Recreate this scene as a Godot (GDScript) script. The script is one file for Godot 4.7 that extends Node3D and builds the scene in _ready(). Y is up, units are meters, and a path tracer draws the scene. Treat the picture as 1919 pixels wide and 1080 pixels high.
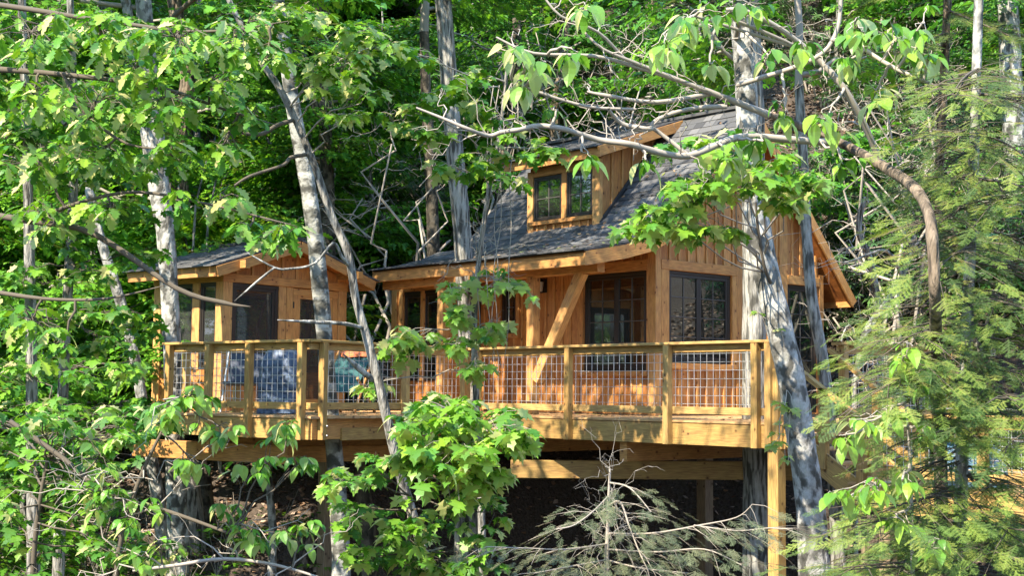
extends Node3D
# A timber cabin and glazed garden room on a raised deck among trees on a wooded hillside.
# World: x runs along the cabin's front wall, y is up (deck floor = 0), z towards the viewer's side. Metres.

var rng := RandomNumberGenerator.new()
var eye := Vector3(13.946, 0.3116, 14.859)
var right := Vector3.RIGHT
var up := Vector3.UP
var fwd := Vector3.FORWARD
const LENS := 2600.0          # focal length in pixels of the 1919 x 1080 frame
var M := {}                   # materials
var L := {}                   # shared leaf and spray meshes
var noise := FastNoiseLite.new()


# ---------------------------------------------------------------- mesh building
class MB:
	var v := PackedVector3Array()
	var n := PackedVector3Array()
	var u := PackedVector2Array()
	var c := PackedColorArray()
	var ix := PackedInt32Array()

	func quad(a: Vector3, b: Vector3, d: Vector3, e: Vector3, nm: Vector3, ua := Vector2.ZERO, ub := Vector2.ZERO, ud := Vector2.ZERO, ue := Vector2.ZERO) -> void:
		var k := v.size()
		v.append_array([a, b, d, e])
		n.append_array([nm, nm, nm, nm])
		u.append_array([ua, ub, ud, ue])
		if (b - a).cross(d - a).dot(nm) > 0.0:
			ix.append_array([k, k + 2, k + 1, k, k + 3, k + 2])
		else:
			ix.append_array([k, k + 1, k + 2, k, k + 2, k + 3])

	func tri(a: Vector3, b: Vector3, d: Vector3, nm: Vector3) -> void:
		var k := v.size()
		v.append_array([a, b, d])
		n.append_array([nm, nm, nm])
		u.append_array([Vector2(a.x, a.z), Vector2(b.x, b.z), Vector2(d.x, d.z)])
		if (b - a).cross(d - a).dot(nm) > 0.0:
			ix.append_array([k, k + 2, k + 1])
		else:
			ix.append_array([k, k + 1, k + 2])

	# a flat polygon, fanned, with its texture laid along dir
	func poly(p: PackedVector3Array, nm: Vector3, dir: Vector3, off := Vector2.ZERO) -> void:
		var side := dir.cross(nm).normalized()
		for i in range(1, p.size() - 1):
			var k := v.size()
			var t := [p[0], p[i], p[i + 1]]
			for q: Vector3 in t:
				v.append(q)
				n.append(nm)
				u.append(Vector2(q.dot(side), q.dot(dir)) + off)
			if (t[1] - t[0]).cross(t[2] - t[0]).dot(nm) > 0.0:
				ix.append_array([k, k + 2, k + 1])
			else:
				ix.append_array([k, k + 1, k + 2])

	# a timber from a to b, w wide across, h deep along upv, its long edges chamfered
	func bar(a: Vector3, b: Vector3, w: float, h: float, upv := Vector3.UP, ch := 0.004, off := Vector2.ZERO) -> void:
		var d := (b - a).normalized()
		if absf(d.dot(upv)) > 0.98:
			upv = Vector3.BACK if absf(d.z) < 0.7 else Vector3.RIGHT
		var s := upv.cross(d).normalized()
		var t := d.cross(s).normalized()
		var x := w / 2.0
		var y := h / 2.0
		ch = minf(ch, minf(x, y) * 0.4)
		var o := [Vector2(x - ch, y), Vector2(x, y - ch), Vector2(x, -y + ch), Vector2(x - ch, -y), Vector2(-x + ch, -y), Vector2(-x, -y + ch), Vector2(-x, y - ch), Vector2(-x + ch, y)]
		var len := a.distance_to(b)
		var run := 0.0
		var ca := PackedVector3Array()
		var cb := PackedVector3Array()
		for i in 8:
			var p: Vector2 = o[i]
			var q: Vector2 = o[(i + 1) % 8]
			var e := (q - p).orthogonal()
			if e.dot(p + q) < 0.0:
				e = -e
			var nm := (s * e.x + t * e.y).normalized()
			var wide := p.distance_to(q)
			quad(a + s * p.x + t * p.y, a + s * q.x + t * q.y, b + s * q.x + t * q.y, b + s * p.x + t * p.y, nm,
				Vector2(run, 0) + off, Vector2(run + wide, 0) + off, Vector2(run + wide, len) + off, Vector2(run, len) + off)
			run += wide
			ca.append(a + s * p.x + t * p.y)
			cb.append(b + s * p.x + t * p.y)
		poly(ca, -d, s, off)
		poly(cb, d, s, off)

	# a smooth round limb through the points
	func tube(p: PackedVector3Array, r: PackedFloat32Array, sides := 6, rough := 0.0, rng: RandomNumberGenerator = null) -> void:
		var m := p.size()
		if m < 2:
			return
		var t := (p[1] - p[0]).normalized()
		var nn := t.cross(Vector3.RIGHT if absf(t.x) < 0.8 else Vector3.FORWARD).normalized()
		var k0 := v.size()
		var run := 0.0
		for i in m:
			t = (p[mini(i + 1, m - 1)] - p[maxi(i - 1, 0)]).normalized()
			nn = (nn - t * nn.dot(t)).normalized()
			var bb := t.cross(nn)
			if i > 0:
				run += p[i].distance_to(p[i - 1])
			for k in sides + 1:
				var an := TAU * k / sides
				var o := nn * cos(an) + bb * sin(an)
				var rr := r[i]
				if rough > 0.0 and k < sides:
					rr *= 1.0 + rng.randf_range(-rough, rough)
				if k == sides:
					v.append(v[k0 + i * (sides + 1)])
				else:
					v.append(p[i] + o * rr)
				n.append(o)
				u.append(Vector2(float(k) / sides * TAU * r[0], run))
		var w := sides + 1
		for i in m - 1:
			for k in sides:
				var a := k0 + i * w + k
				ix.append_array([a, a + w, a + w + 1, a, a + w + 1, a + 1])

	func done() -> ArrayMesh:
		var a := []
		a.resize(Mesh.ARRAY_MAX)
		a[Mesh.ARRAY_VERTEX] = v
		a[Mesh.ARRAY_NORMAL] = n
		a[Mesh.ARRAY_TEX_UV] = u
		if c.size() == v.size() and c.size():
			a[Mesh.ARRAY_COLOR] = c
		a[Mesh.ARRAY_INDEX] = ix
		var m := ArrayMesh.new()
		m.add_surface_from_arrays(Mesh.PRIMITIVE_TRIANGLES, a)
		return m


# ---------------------------------------------------------------- naming
func tag(o: Node, label: String, category: String, group := "", kind := "") -> Node:
	if label:
		o.set_meta("label", label)
	if category:
		o.set_meta("category", category)
	if group:
		o.set_meta("group", group)
	if kind:
		o.set_meta("kind", kind)
	return o


func thing(called: String, label: String, category: String, at := Vector3.ZERO, group := "") -> Node3D:
	var o := Node3D.new()
	o.name = called
	add_child(o, true)
	o.position = at
	tag(o, label, category, group)
	return o


# a mesh whose coordinates are the world's, under a thing
func part(called: String, mesh: Mesh, mat: Material, parent: Node3D, world := true) -> MeshInstance3D:
	var o := MeshInstance3D.new()
	o.name = called
	o.mesh = mesh
	o.material_override = mat
	if world and parent != self:
		var t := parent.transform
		var up_one := parent.get_parent()
		if up_one is Node3D and up_one != self:
			t = (up_one as Node3D).transform * t
		o.transform = t.affine_inverse()
	parent.add_child(o, true)
	return o


func timber(called: String, a: Vector3, b: Vector3, w: float, h: float, mat: Material, parent: Node3D, upv := Vector3.UP, world := false, ch := 0.004) -> MeshInstance3D:
	var m := MB.new()
	m.bar(a, b, w, h, upv, ch, Vector2(rng.randf() * 3.0, rng.randf() * 3.0))
	return part(called, m.done(), mat, parent, world)


func block(called: String, lo: Vector3, hi: Vector3, mat: Material, parent: Node3D, world := false, ch := 0.004) -> MeshInstance3D:
	var s := hi - lo
	var m := MB.new()
	var off := Vector2(rng.randf() * 3.0, rng.randf() * 3.0)
	var mid := (lo + hi) / 2.0
	if s.y >= s.x and s.y >= s.z:
		m.bar(Vector3(mid.x, lo.y, mid.z), Vector3(mid.x, hi.y, mid.z), s.x, s.z, Vector3.BACK, ch, off)
	elif s.x >= s.z:
		m.bar(Vector3(lo.x, mid.y, mid.z), Vector3(hi.x, mid.y, mid.z), s.z, s.y, Vector3.UP, ch, off)
	else:
		m.bar(Vector3(mid.x, mid.y, lo.z), Vector3(mid.x, mid.y, hi.z), s.x, s.y, Vector3.UP, ch, off)
	return part(called, m.done(), mat, parent, world)


# a point of the place, by where it lies in the frame and its distance
func at(x: float, y: float, d: float) -> Vector3:
	return eye + (right * ((x - 959.5) / LENS) - up * ((y - 540.0) / LENS) + fwd) * d


func seen(p: Vector3) -> Vector3:
	var q := p - eye
	var d := q.dot(fwd)
	if d < 0.1:
		return Vector3(-9999, -9999, 0.1)
	return Vector3(959.5 + LENS * q.dot(right) / d, 540.0 - LENS * q.dot(up) / d, d)


# a smooth path through knots [x, y, distance, radius]
func path(knots: Array, step := 4) -> Array:
	var p := PackedVector3Array()
	var r := PackedFloat32Array()
	var q: Array[Vector3] = []
	for k in knots:
		q.append(at(k[0], k[1], k[2]))
	for i in q.size() - 1:
		var a := q[maxi(i - 1, 0)]
		var d := q[mini(i + 2, q.size() - 1)]
		for s in step:
			var t := float(s) / step
			p.append(q[i].cubic_interpolate(q[i + 1], a, d, t))
			r.append(lerpf(knots[i][3], knots[i + 1][3], t))
	p.append(q[-1])
	r.append(knots[-1][3])
	return [p, r]


# a crooked path between two points
func crooked(a: Vector3, b: Vector3, r0: float, r1: float, bend: float, steps := 5) -> Array:
	var p := PackedVector3Array()
	var r := PackedFloat32Array()
	var len := a.distance_to(b)
	for i in steps + 1:
		var t := float(i) / steps
		var k := a.lerp(b, t)
		if i > 0 and i < steps:
			k += Vector3(rng.randf_range(-1, 1), rng.randf_range(-1, 1), rng.randf_range(-1, 1)) * bend * len
		k.y += sin(t * PI) * bend * len * 0.6
		p.append(k)
		r.append(lerpf(r0, r1, t))
	return [p, r]


# ---------------------------------------------------------------- ground
func uv_of(p: Vector3) -> Vector2:
	var f2 := Vector2(fwd.x, fwd.z).normalized()
	var r2 := Vector2(-f2.y, f2.x)
	var q := Vector2(p.x - eye.x, p.z - eye.z)
	return Vector2(q.dot(r2), q.dot(f2))


func from_uv(a: float, b: float) -> Vector3:
	var f2 := Vector2(fwd.x, fwd.z).normalized()
	var r2 := Vector2(-f2.y, f2.x)
	var q := r2 * a + f2 * b
	return Vector3(eye.x + q.x, 0, eye.z + q.y)


func ground(x: float, z: float) -> float:
	var w := uv_of(Vector3(x, 0, z))
	var a := w.x
	var b := w.y
	var y := 0.0
	if b < 2.0:
		y = -1.3
	elif b < 9.0:
		y = lerpf(-1.3, -4.6, smoothstep(2.0, 9.0, b))
	elif b < 16.0:
		y = lerpf(-4.6, -2.9, smoothstep(9.0, 17.0, b) * 1.05)
	elif b < 24.0:
		y = -2.83 + 0.36 * (b - 16.0)
	else:
		y = 0.05 + 0.60 * (b - 24.0) - 0.0006 * pow(b - 24.0, 2)
	y += clampf(a, -26.0, 26.0) * 0.25 * smoothstep(6.0, 18.0, b)
	y += noise.get_noise_2d(x * 6.0, z * 6.0) * 0.5 + noise.get_noise_2d(x * 26.0, z * 26.0) * 0.14
	# the hillside is cut back under the buildings
	var dx := maxf(maxf(-6.6 - x, x - 4.4), 0.0)
	var dz := maxf(maxf(-4.5 - z, z - 6.2), 0.0)
	var near := sqrt(dx * dx + dz * dz)
	var cap := -0.55 + near * 1.15
	y = minf(y, cap)
	# ground cut deep under the deck's right half, to keep it in shade
	var ex := maxf(maxf(-1.8 - x, x - 6.0), 0.0)
	var ez := maxf(maxf(-3.2 - z, z - 4.0), 0.0)
	var s := 1.0 - smoothstep(0.0, 2.6, sqrt(ex * ex + ez * ez))
	return lerpf(y, minf(y, lerpf(-6.2, -1.0, smoothstep(-2.6, -4.9, z))), s)


# ---------------------------------------------------------------- materials
func std(col: Color, rough := 0.8) -> StandardMaterial3D:
	var m := StandardMaterial3D.new()
	m.albedo_color = col.linear_to_srgb()
	m.roughness = rough
	return m


func grain_image() -> ImageTexture:
	var w := 256
	var h := 1024
	var b := PackedByteArray()
	b.resize(w * h * 3)
	var f := FastNoiseLite.new()
	f.seed = 5
	f.frequency = 1.0
	f.fractal_octaves = 3
	var f2 := FastNoiseLite.new()
	f2.seed = 9
	f2.frequency = 1.0
	var knots := []
	for k in 9:
		knots.append([rng.randf() * w, rng.randf() * h, rng.randf_range(5, 10)])
	var i := 0
	for y in h:
		for x in w:
			var dx := 0.0
			var dark := 0.0
			for k in knots:
				var ex: float = (x - k[0]) / k[2]
				var ey: float = (y - k[1]) / (k[2] * 1.3)
				var e := ex * ex + ey * ey
				if e < 14.0:
					dx += ex * 9.0 / (1.0 + e)
					dark = maxf(dark, exp(-e * 1.1))
			var g := f.get_noise_2d((x + dx) * 0.11, y * 0.006) * 0.6 + f2.get_noise_2d((x + dx) * 0.6, y * 0.014) * 0.3
			var val := 0.86 + g * 0.30
			var stain := f2.get_noise_2d(x * 0.012 + 40.0, y * 0.006) * 0.09
			val = clampf(val + stain - dark * 0.45, 0.12, 1.0)
			b[i] = int(val * 255)
			b[i + 1] = int(clampf(val - 0.03 - dark * 0.05 + stain * 0.3, 0, 1) * 255)
			b[i + 2] = int(clampf(val - 0.06 - dark * 0.05, 0, 1) * 255)
			i += 3
	var im := Image.create_from_data(w, h, false, Image.FORMAT_RGB8, b)
	return ImageTexture.create_from_image(im)


func noise_tex(seed_: int, freq: float, stops: Array, octaves := 4, size := 512, kind := FastNoiseLite.TYPE_SIMPLEX_SMOOTH) -> NoiseTexture2D:
	var f := FastNoiseLite.new()
	f.seed = seed_
	f.noise_type = kind
	f.frequency = freq
	f.fractal_octaves = octaves
	var t := NoiseTexture2D.new()
	t.width = size
	t.height = size
	t.seamless = true
	t.noise = f
	if stops.size():
		var g := Gradient.new()
		var off := PackedFloat32Array()
		var col := PackedColorArray()
		for s in stops:
			off.append(s[0])
			col.append((s[1] as Color).linear_to_srgb())
		g.offsets = off
		g.colors = col
		t.color_ramp = g
	return t


func make_materials() -> void:
	var grain := grain_image()
	var wood_cols := {
		"siding": [Color(0.61, 0.285, 0.082), Color(0.53, 0.235, 0.064), Color(0.69, 0.35, 0.115), Color(0.44, 0.19, 0.052), Color(0.57, 0.28, 0.095)],
		"batten": [Color(0.65, 0.35, 0.12)],
		"trim": [Color(0.66, 0.36, 0.12), Color(0.60, 0.31, 0.10)],
		"post": [Color(0.70, 0.41, 0.155), Color(0.64, 0.36, 0.13)],
		"beam": [Color(0.64, 0.35, 0.12), Color(0.58, 0.31, 0.10)],
		"pine": [Color(0.55, 0.365, 0.125), Color(0.48, 0.31, 0.10), Color(0.60, 0.41, 0.155)],
		"board": [Color(0.66, 0.42, 0.20), Color(0.58, 0.37, 0.18), Color(0.70, 0.47, 0.25)],
		"rim": [Color(0.53, 0.36, 0.125), Color(0.48, 0.32, 0.11)],
		"weathered": [Color(0.32, 0.25, 0.17)],
		"soffit": [Color(0.50, 0.20, 0.05)],
	}
	for k: String in wood_cols:
		var l := []
		for cc: Color in wood_cols[k]:
			var m := std(cc, 0.68)
			m.albedo_texture = grain
			m.uv1_scale = Vector3(2.2, 0.55, 1.0)
			m.heightmap_enabled = true
			m.heightmap_texture = grain
			m.heightmap_scale = 0.12
			l.append(m)
		M[k] = l
	# pale smooth bark with grey-green lichen and dark blotches
	var bark_stops := [[0.0, Color(0.04, 0.04, 0.036)], [0.40, Color(0.10, 0.10, 0.09)], [0.47, Color(0.30, 0.30, 0.29)], [0.57, Color(0.52, 0.52, 0.51)], [0.66, Color(0.42, 0.43, 0.40)], [0.8, Color(0.60, 0.60, 0.59)]]
	var bark_bump := noise_tex(31, 0.02, [], 5, 512)
	for e in [["bark_pale", 21, Color(0.78, 0.78, 0.77)], ["bark_streaked", 26, Color(0.70, 0.69, 0.66)], ["bark_mottled", 27, Color(0.70, 0.71, 0.68)], ["bark_grey", 22, Color(0.62, 0.60, 0.57)], ["bark_brown", 23, Color(0.46, 0.36, 0.27)], ["bark_dark", 24, Color(0.26, 0.22, 0.17)]]:
		var m := std(e[2], 0.9)
		m.albedo_texture = noise_tex(e[1], 0.012, bark_stops, 5)
		m.uv1_triplanar = true
		m.uv1_scale = Vector3(0.95, 0.5, 0.95)
		if e[0] == "bark_streaked":
			m.uv1_scale = Vector3(2.6, 0.28, 2.6)
		elif e[0] == "bark_mottled":
			m.uv1_scale = Vector3(0.62, 0.62, 0.62)
		elif e[0] == "bark_grey" or e[0] == "bark_brown":
			m.uv1_scale = Vector3(2.2, 0.4, 2.2)
		m.heightmap_enabled = true
		m.heightmap_texture = bark_bump
		m.heightmap_scale = 3.0
		M[e[0]] = m
	M["twig"] = std(Color(0.30, 0.27, 0.23), 0.9)
	M["twig_pale"] = std(Color(0.34, 0.31, 0.27), 0.9)
	M["twig_grey"] = std(Color(0.30, 0.28, 0.25), 0.9)
	M["twig_dark"] = std(Color(0.10, 0.085, 0.065), 0.9)
	# leaves: tints by copy, light comes through them
	for e in [["leaf", Color(1, 1, 1), 0.42], ["leaf_tough", Color(1, 1, 1), 0.10], ["needle", Color(1, 1, 1), 0.3]]:
		var m := std(e[1], 0.42 if e[0] != "needle" else 0.6)
		m.vertex_color_use_as_albedo = true
		m.backlight_enabled = true
		m.backlight = (Color(1.0, 1.0, 0.45) * (2.0 * e[2])).linear_to_srgb()
		M[e[0]] = m
	# shingles
	var sh := noise_tex(41, 0.2, [[0.2, Color(0.55, 0.55, 0.55)], [0.8, Color(1, 1, 1)]], 3, 256)
	var l := []
	for cc: Color in [Color(0.095, 0.099, 0.107), Color(0.135, 0.139, 0.148), Color(0.06, 0.063, 0.07), Color(0.175, 0.178, 0.186)]:
		var m := std(cc, 0.9)
		m.albedo_texture = sh
		m.uv1_triplanar = true
		m.uv1_scale = Vector3(3, 3, 3)
		l.append(m)
	M["shingle"] = l
	M["frame"] = std(Color(0.022, 0.017, 0.014), 0.45)
	M["muntin"] = std(Color(0.065, 0.06, 0.056), 0.5)
	M["flashing"] = std(Color(0.03, 0.03, 0.032), 0.5)
	var gl := std(Color(0.19, 0.21, 0.20, 0.02), 0.02)
	gl.transparency = BaseMaterial3D.TRANSPARENCY_ALPHA
	gl.metallic = 0.94
	M["glass"] = gl
	var gc := std(Color(0.12, 0.13, 0.13, 0.05), 0.02)
	gc.transparency = BaseMaterial3D.TRANSPARENCY_ALPHA
	gc.metallic = 0.40
	M["glass_clear"] = gc
	var steel := std(Color(0.62, 0.63, 0.66), 0.35)
	steel.metallic = 0.7
	M["wire"] = steel
	M["bolt"] = steel
	M["lamp_black"] = std(Color(0.012, 0.012, 0.013), 0.4)
	M["lamp_glass"] = std(Color(0.5, 0.48, 0.42), 0.15)
	M["curtain"] = std(Color(0.55, 0.55, 0.5), 0.9)
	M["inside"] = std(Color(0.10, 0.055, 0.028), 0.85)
	var cv := std(Color(0.10, 0.15, 0.25), 0.55)
	cv.albedo_texture = noise_tex(55, 0.02, [[0.3, Color(0.25, 0.3, 0.35)], [0.6, Color(1, 1, 1)]], 3, 256)
	cv.uv1_triplanar = true
	cv.uv1_scale = Vector3(2, 2, 2)
	M["cover"] = cv
	M["navy"] = std(Color(0.03, 0.045, 0.08), 0.6)
	M["tarp"] = std(Color(0.10, 0.20, 0.30), 0.5)
	M["teal"] = std(Color(0.02, 0.085, 0.09), 0.8)
	M["orange"] = std(Color(0.72, 0.20, 0.07), 0.7)
	M["terracotta"] = std(Color(0.42, 0.14, 0.06), 0.8)
	# the forest floor
	var g := std(Color(1, 1, 1), 1.0)
	g.albedo_texture = noise_tex(61, 0.03, [[0.0, Color(0.022, 0.018, 0.014)], [0.4, Color(0.055, 0.042, 0.032)], [0.55, Color(0.10, 0.078, 0.062)], [0.7, Color(0.055, 0.043, 0.034)], [1.0, Color(0.15, 0.12, 0.097)]], 5, 1024)
	g.uv1_triplanar = true
	g.uv1_world_triplanar = true
	g.uv1_scale = Vector3(0.45, 0.45, 0.45)
	g.heightmap_enabled = true
	g.heightmap_texture = noise_tex(62, 0.06, [], 5, 512)
	g.heightmap_scale = 6.0
	M["floor"] = g
	var lit := std(Color(1, 1, 1), 0.9)
	lit.vertex_color_use_as_albedo = true
	M["litter"] = lit


func wood(kind: String) -> Material:
	var l: Array = M[kind]
	return l[rng.randi() % l.size()]


# ---------------------------------------------------------------- leaves
# a leaf one unit long: base at the origin, tip along z, upper side up, folded along its midrib
func leaf_mesh(outline: Array, fold: float, droop: float) -> ArrayMesh:
	var m := MB.new()
	var rim: Array[Vector3] = []
	for p in outline:
		rim.append(Vector3(p[0], absf(p[0]) * fold - p[1] * p[1] * droop, p[1]))
	for side in [1.0, -1.0]:
		for i in rim.size() - 1:
			var a := rim[i] * Vector3(side, 1, 1)
			var b := rim[i + 1] * Vector3(side, 1, 1)
			var za: float = clampf(rim[i].z, 0.0, 0.9)
			var zb: float = clampf(rim[i + 1].z, 0.0, 0.9)
			var ma := Vector3(0, -za * za * droop, za)
			var mb := Vector3(0, -zb * zb * droop, zb)
			var nm := (b - a).cross(ma - a)
			if nm.length() < 1e-6:
				nm = (b - mb).cross(ma - mb)
			nm = nm.normalized()
			if nm.y < 0.0:
				nm = -nm
			if ma.distance_to(mb) > 0.002:
				m.quad(a, b, mb, ma, nm)
			else:
				m.tri(a, b, ma, nm)
	# its stalk
	m.tri(Vector3(-0.008, 0, 0), Vector3(0.008, 0, 0), Vector3(0, 0.04, -0.28), Vector3.UP)
	return m.done()


func make_leaves() -> void:
	var maple := [[0.0, 0.0], [0.22, -0.10], [0.30, 0.06], [0.50, 0.16], [0.36, 0.28], [0.58, 0.52], [0.36, 0.50], [0.20, 0.52], [0.26, 0.74], [0.11, 0.80], [0.0, 1.0]]
	var oak := [[0.0, 0.0], [0.07, 0.10], [0.20, 0.22], [0.12, 0.32], [0.30, 0.46], [0.17, 0.54], [0.31, 0.70], [0.16, 0.76], [0.17, 0.90], [0.0, 1.0]]
	var ovate := [[0.0, 0.0], [0.18, 0.12], [0.29, 0.34], [0.28, 0.55], [0.16, 0.80], [0.0, 1.0]]
	var narrow := [[0.0, 0.0], [0.10, 0.2], [0.14, 0.5], [0.09, 0.82], [0.0, 1.0]]
	L["maple"] = leaf_mesh(maple, 0.18, 0.25)
	L["maple_b"] = leaf_mesh(maple, 0.05, 0.45)
	L["oak"] = leaf_mesh(oak, 0.25, 0.2)
	L["oak_b"] = leaf_mesh(oak, 0.1, 0.4)
	L["ovate"] = leaf_mesh(ovate, 0.3, 0.25)
	L["ovate_b"] = leaf_mesh(ovate, 0.2, 0.5)
	L["narrow"] = leaf_mesh(narrow, 0.15, 0.25)
	# sprays: many leaves on a flat twig, one unit long
	for e in [["spray", 26, 0.135, 0.30], ["spray_lobed", 18, 0.19, 0.36], ["spray_far", 18, 0.19, 0.4]]:
		var m := MB.new()
		for k in e[1]:
			var t: float = (float(k) + 0.5) / e[1]
			var side := 1.0 if k % 2 else -1.0
			var out := (0.42 - 0.25 * absf(t - 0.35)) * rng.randf_range(0.15, 1.0)
			var p := Vector3(side * out, rng.randf_range(-0.05, 0.05) - out * out * 0.4, t * 0.95 + rng.randf_range(-0.05, 0.08))
			var d := Vector3(side * rng.randf_range(0.3, 1.0), rng.randf_range(-0.45, 0.05), rng.randf_range(0.3, 1.0)).normalized()
			var nm := Vector3(rng.randf_range(-0.45, 0.45), 1, rng.randf_range(-0.45, 0.45)).normalized()
			var x := nm.cross(d).normalized()
			nm = d.cross(x).normalized()
			var s: float = e[2] * rng.randf_range(0.75, 1.2)
			var q0 := p
			var tip := p + d * s - nm * s * 0.15
			var l1: Vector3 = p + d * s * 0.4 + x * s * e[3] + nm * s * 0.08
			var r1: Vector3 = p + d * s * 0.4 - x * s * e[3] + nm * s * 0.08
			if e[0] == "spray_lobed":
				var l2 := p + d * s * 0.75 + x * s * 0.18
				var r2 := p + d * s * 0.75 - x * s * 0.18
				var l0 := p + d * s * 0.5 + x * s * 0.12
				var r0 := p + d * s * 0.5 - x * s * 0.12
				m.tri(q0, l1, l0, nm)
				m.tri(q0, r0, r1, nm)
				m.tri(q0, l0, r0, nm)
				m.tri(l0, l2, tip, nm)
				m.tri(r0, tip, r2, nm)
				m.tri(l0, tip, r0, nm)
			else:
				m.tri(q0, l1, tip, (nm + x * 0.2).normalized())
				m.tri(q0, tip, r1, (nm - x * 0.2).normalized())
		m.c.resize(m.v.size())
		m.c.fill(Color.WHITE)
		# the twig in its own brown
		for k in 3:
			var k0 := m.v.size()
			var side := float(k - 1) * 0.28
			m.tube(PackedVector3Array([Vector3(0, 0, 0), Vector3(side * 0.4, 0.0, 0.4), Vector3(side, -0.03, 0.85)]), PackedFloat32Array([0.008, 0.006, 0.002]), 3)
			for i in m.v.size() - k0:
				m.c.append(Color(0.6, 0.35, 0.5))
		L[e[0]] = m.done()
	# a flat feathery hemlock twig
	var h := MB.new()
	var stems := [[Vector3.ZERO, Vector3(0, -0.06, 1.0)]]
	for k in 12:
		var t := 0.06 + k * 0.075 + rng.randf_range(-0.02, 0.02)
		for side in [1.0 if k % 2 else -1.0]:
			var ln := (0.46 - 0.34 * t) * rng.randf_range(0.6, 1.15)
			var b := Vector3(0, -0.06 * t, t)
			stems.append([b, b + Vector3(side * ln * 0.8, rng.randf_range(-0.07, 0.02), ln * 0.62)])
	for st in stems:
		var a: Vector3 = st[0]
		var b: Vector3 = st[1]
		var d := (b - a).normalized()
		var sd := d.cross(Vector3.UP).normalized()
		var cnt := int(a.distance_to(b) / 0.026)
		for k in cnt:
			var p := a.lerp(b, (k + 0.5) / cnt)
			for side in [1.0, -1.0]:
				var s := rng.randf_range(0.06, 0.085)
				var tip: Vector3 = p + (sd * side * 0.85 + d * 0.5 + Vector3(0, rng.randf_range(-0.2, 0.15), 0)) * s
				h.tri(p - d * 0.007, p + d * 0.007, tip, Vector3(rng.randf_range(-0.3, 0.3), 1, rng.randf_range(-0.3, 0.3)).normalized())
	h.c.resize(h.v.size())
	h.c.fill(Color.WHITE)
	for st in stems:
		var k0 := h.v.size()
		h.tube(PackedVector3Array([st[0], st[1]]), PackedFloat32Array([0.008, 0.003]), 3)
		for i in h.v.size() - k0:
			h.c.append(Color(0.9, 0.5, 0.8))
	L["hemlock"] = h.done()
	# a rosette of leathery drooping leaves
	var w := MB.new()
	for k in 10:
		var an := TAU * k / 10.0 + rng.randf_range(-0.2, 0.2)
		var d := Vector3(cos(an), rng.randf_range(-0.75, 0.25), sin(an)).normalized()
		var x := Vector3.UP.cross(d).normalized()
		var nm := d.cross(x).normalized()
		var s := rng.randf_range(0.8, 1.1)
		var mid := d * s * 0.5 + nm * 0.03
		var tip := d * s - Vector3(0, 0.15, 0) * s
		w.tri(Vector3.ZERO, mid + x * 0.13 * s, mid, (nm + x * 0.3).normalized())
		w.tri(Vector3.ZERO, mid, mid - x * 0.13 * s, (nm - x * 0.3).normalized())
		w.tri(mid, mid + x * 0.13 * s, tip, (nm + x * 0.3).normalized())
		w.tri(mid, tip, mid - x * 0.13 * s, (nm - x * 0.3).normalized())
	L["rosette"] = w.done()
	# a dead leaf
	var q := MB.new()
	q.tri(Vector3(-0.5, 0, 0), Vector3(0, 0.12, -0.35), Vector3(0, 0.0, 0.4), Vector3(-0.2, 1, 0).normalized())
	q.tri(Vector3(0, 0.12, -0.35), Vector3(0.5, 0.05, 0), Vector3(0, 0.0, 0.4), Vector3(0.2, 1, 0).normalized())
	L["dead"] = q.done()


const TINTS := {
	"spring": [Color(0.115, 0.30, 0.026), Color(0.165, 0.36, 0.028), Color(0.085, 0.255, 0.028), Color(0.215, 0.395, 0.032), Color(0.06, 0.20, 0.028)],
	"green": [Color(0.10, 0.275, 0.027), Color(0.135, 0.33, 0.030), Color(0.07, 0.225, 0.030), Color(0.17, 0.37, 0.030), Color(0.05, 0.17, 0.030)],
	"deep": [Color(0.075, 0.22, 0.030), Color(0.10, 0.26, 0.033), Color(0.06, 0.19, 0.033)],
	"rhodo": [Color(0.06, 0.14, 0.045), Color(0.08, 0.17, 0.05), Color(0.045, 0.11, 0.04)],
	"hemlock": [Color(0.18, 0.33, 0.06), Color(0.13, 0.26, 0.055), Color(0.24, 0.40, 0.065), Color(0.28, 0.42, 0.08), Color(0.09, 0.19, 0.05)],
	"hemlock_grey": [Color(0.17, 0.23, 0.12), Color(0.13, 0.19, 0.10), Color(0.20, 0.25, 0.13)],
}
var tinted := {}


func tint_material(base: String, tints: String, k: int) -> Material:
	var key := "%s %s %d" % [base, tints, k]
	if not tinted.has(key):
		var m: StandardMaterial3D = (M[base] as StandardMaterial3D).duplicate()
		m.vertex_color_use_as_albedo = false
		m.albedo_color = (TINTS[tints][k] as Color).linear_to_srgb()
		tinted[key] = m
	return tinted[key]


func leaf_frame(p: Vector3, d: Vector3, nm: Vector3, s: float) -> Transform3D:
	d = d.normalized()
	var x := nm.cross(d)
	if x.length() < 0.05:
		x = Vector3.RIGHT.cross(d)
	x = x.normalized()
	return Transform3D(Basis(x * s, d.cross(x).normalized() * s, d * s), p)


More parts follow.
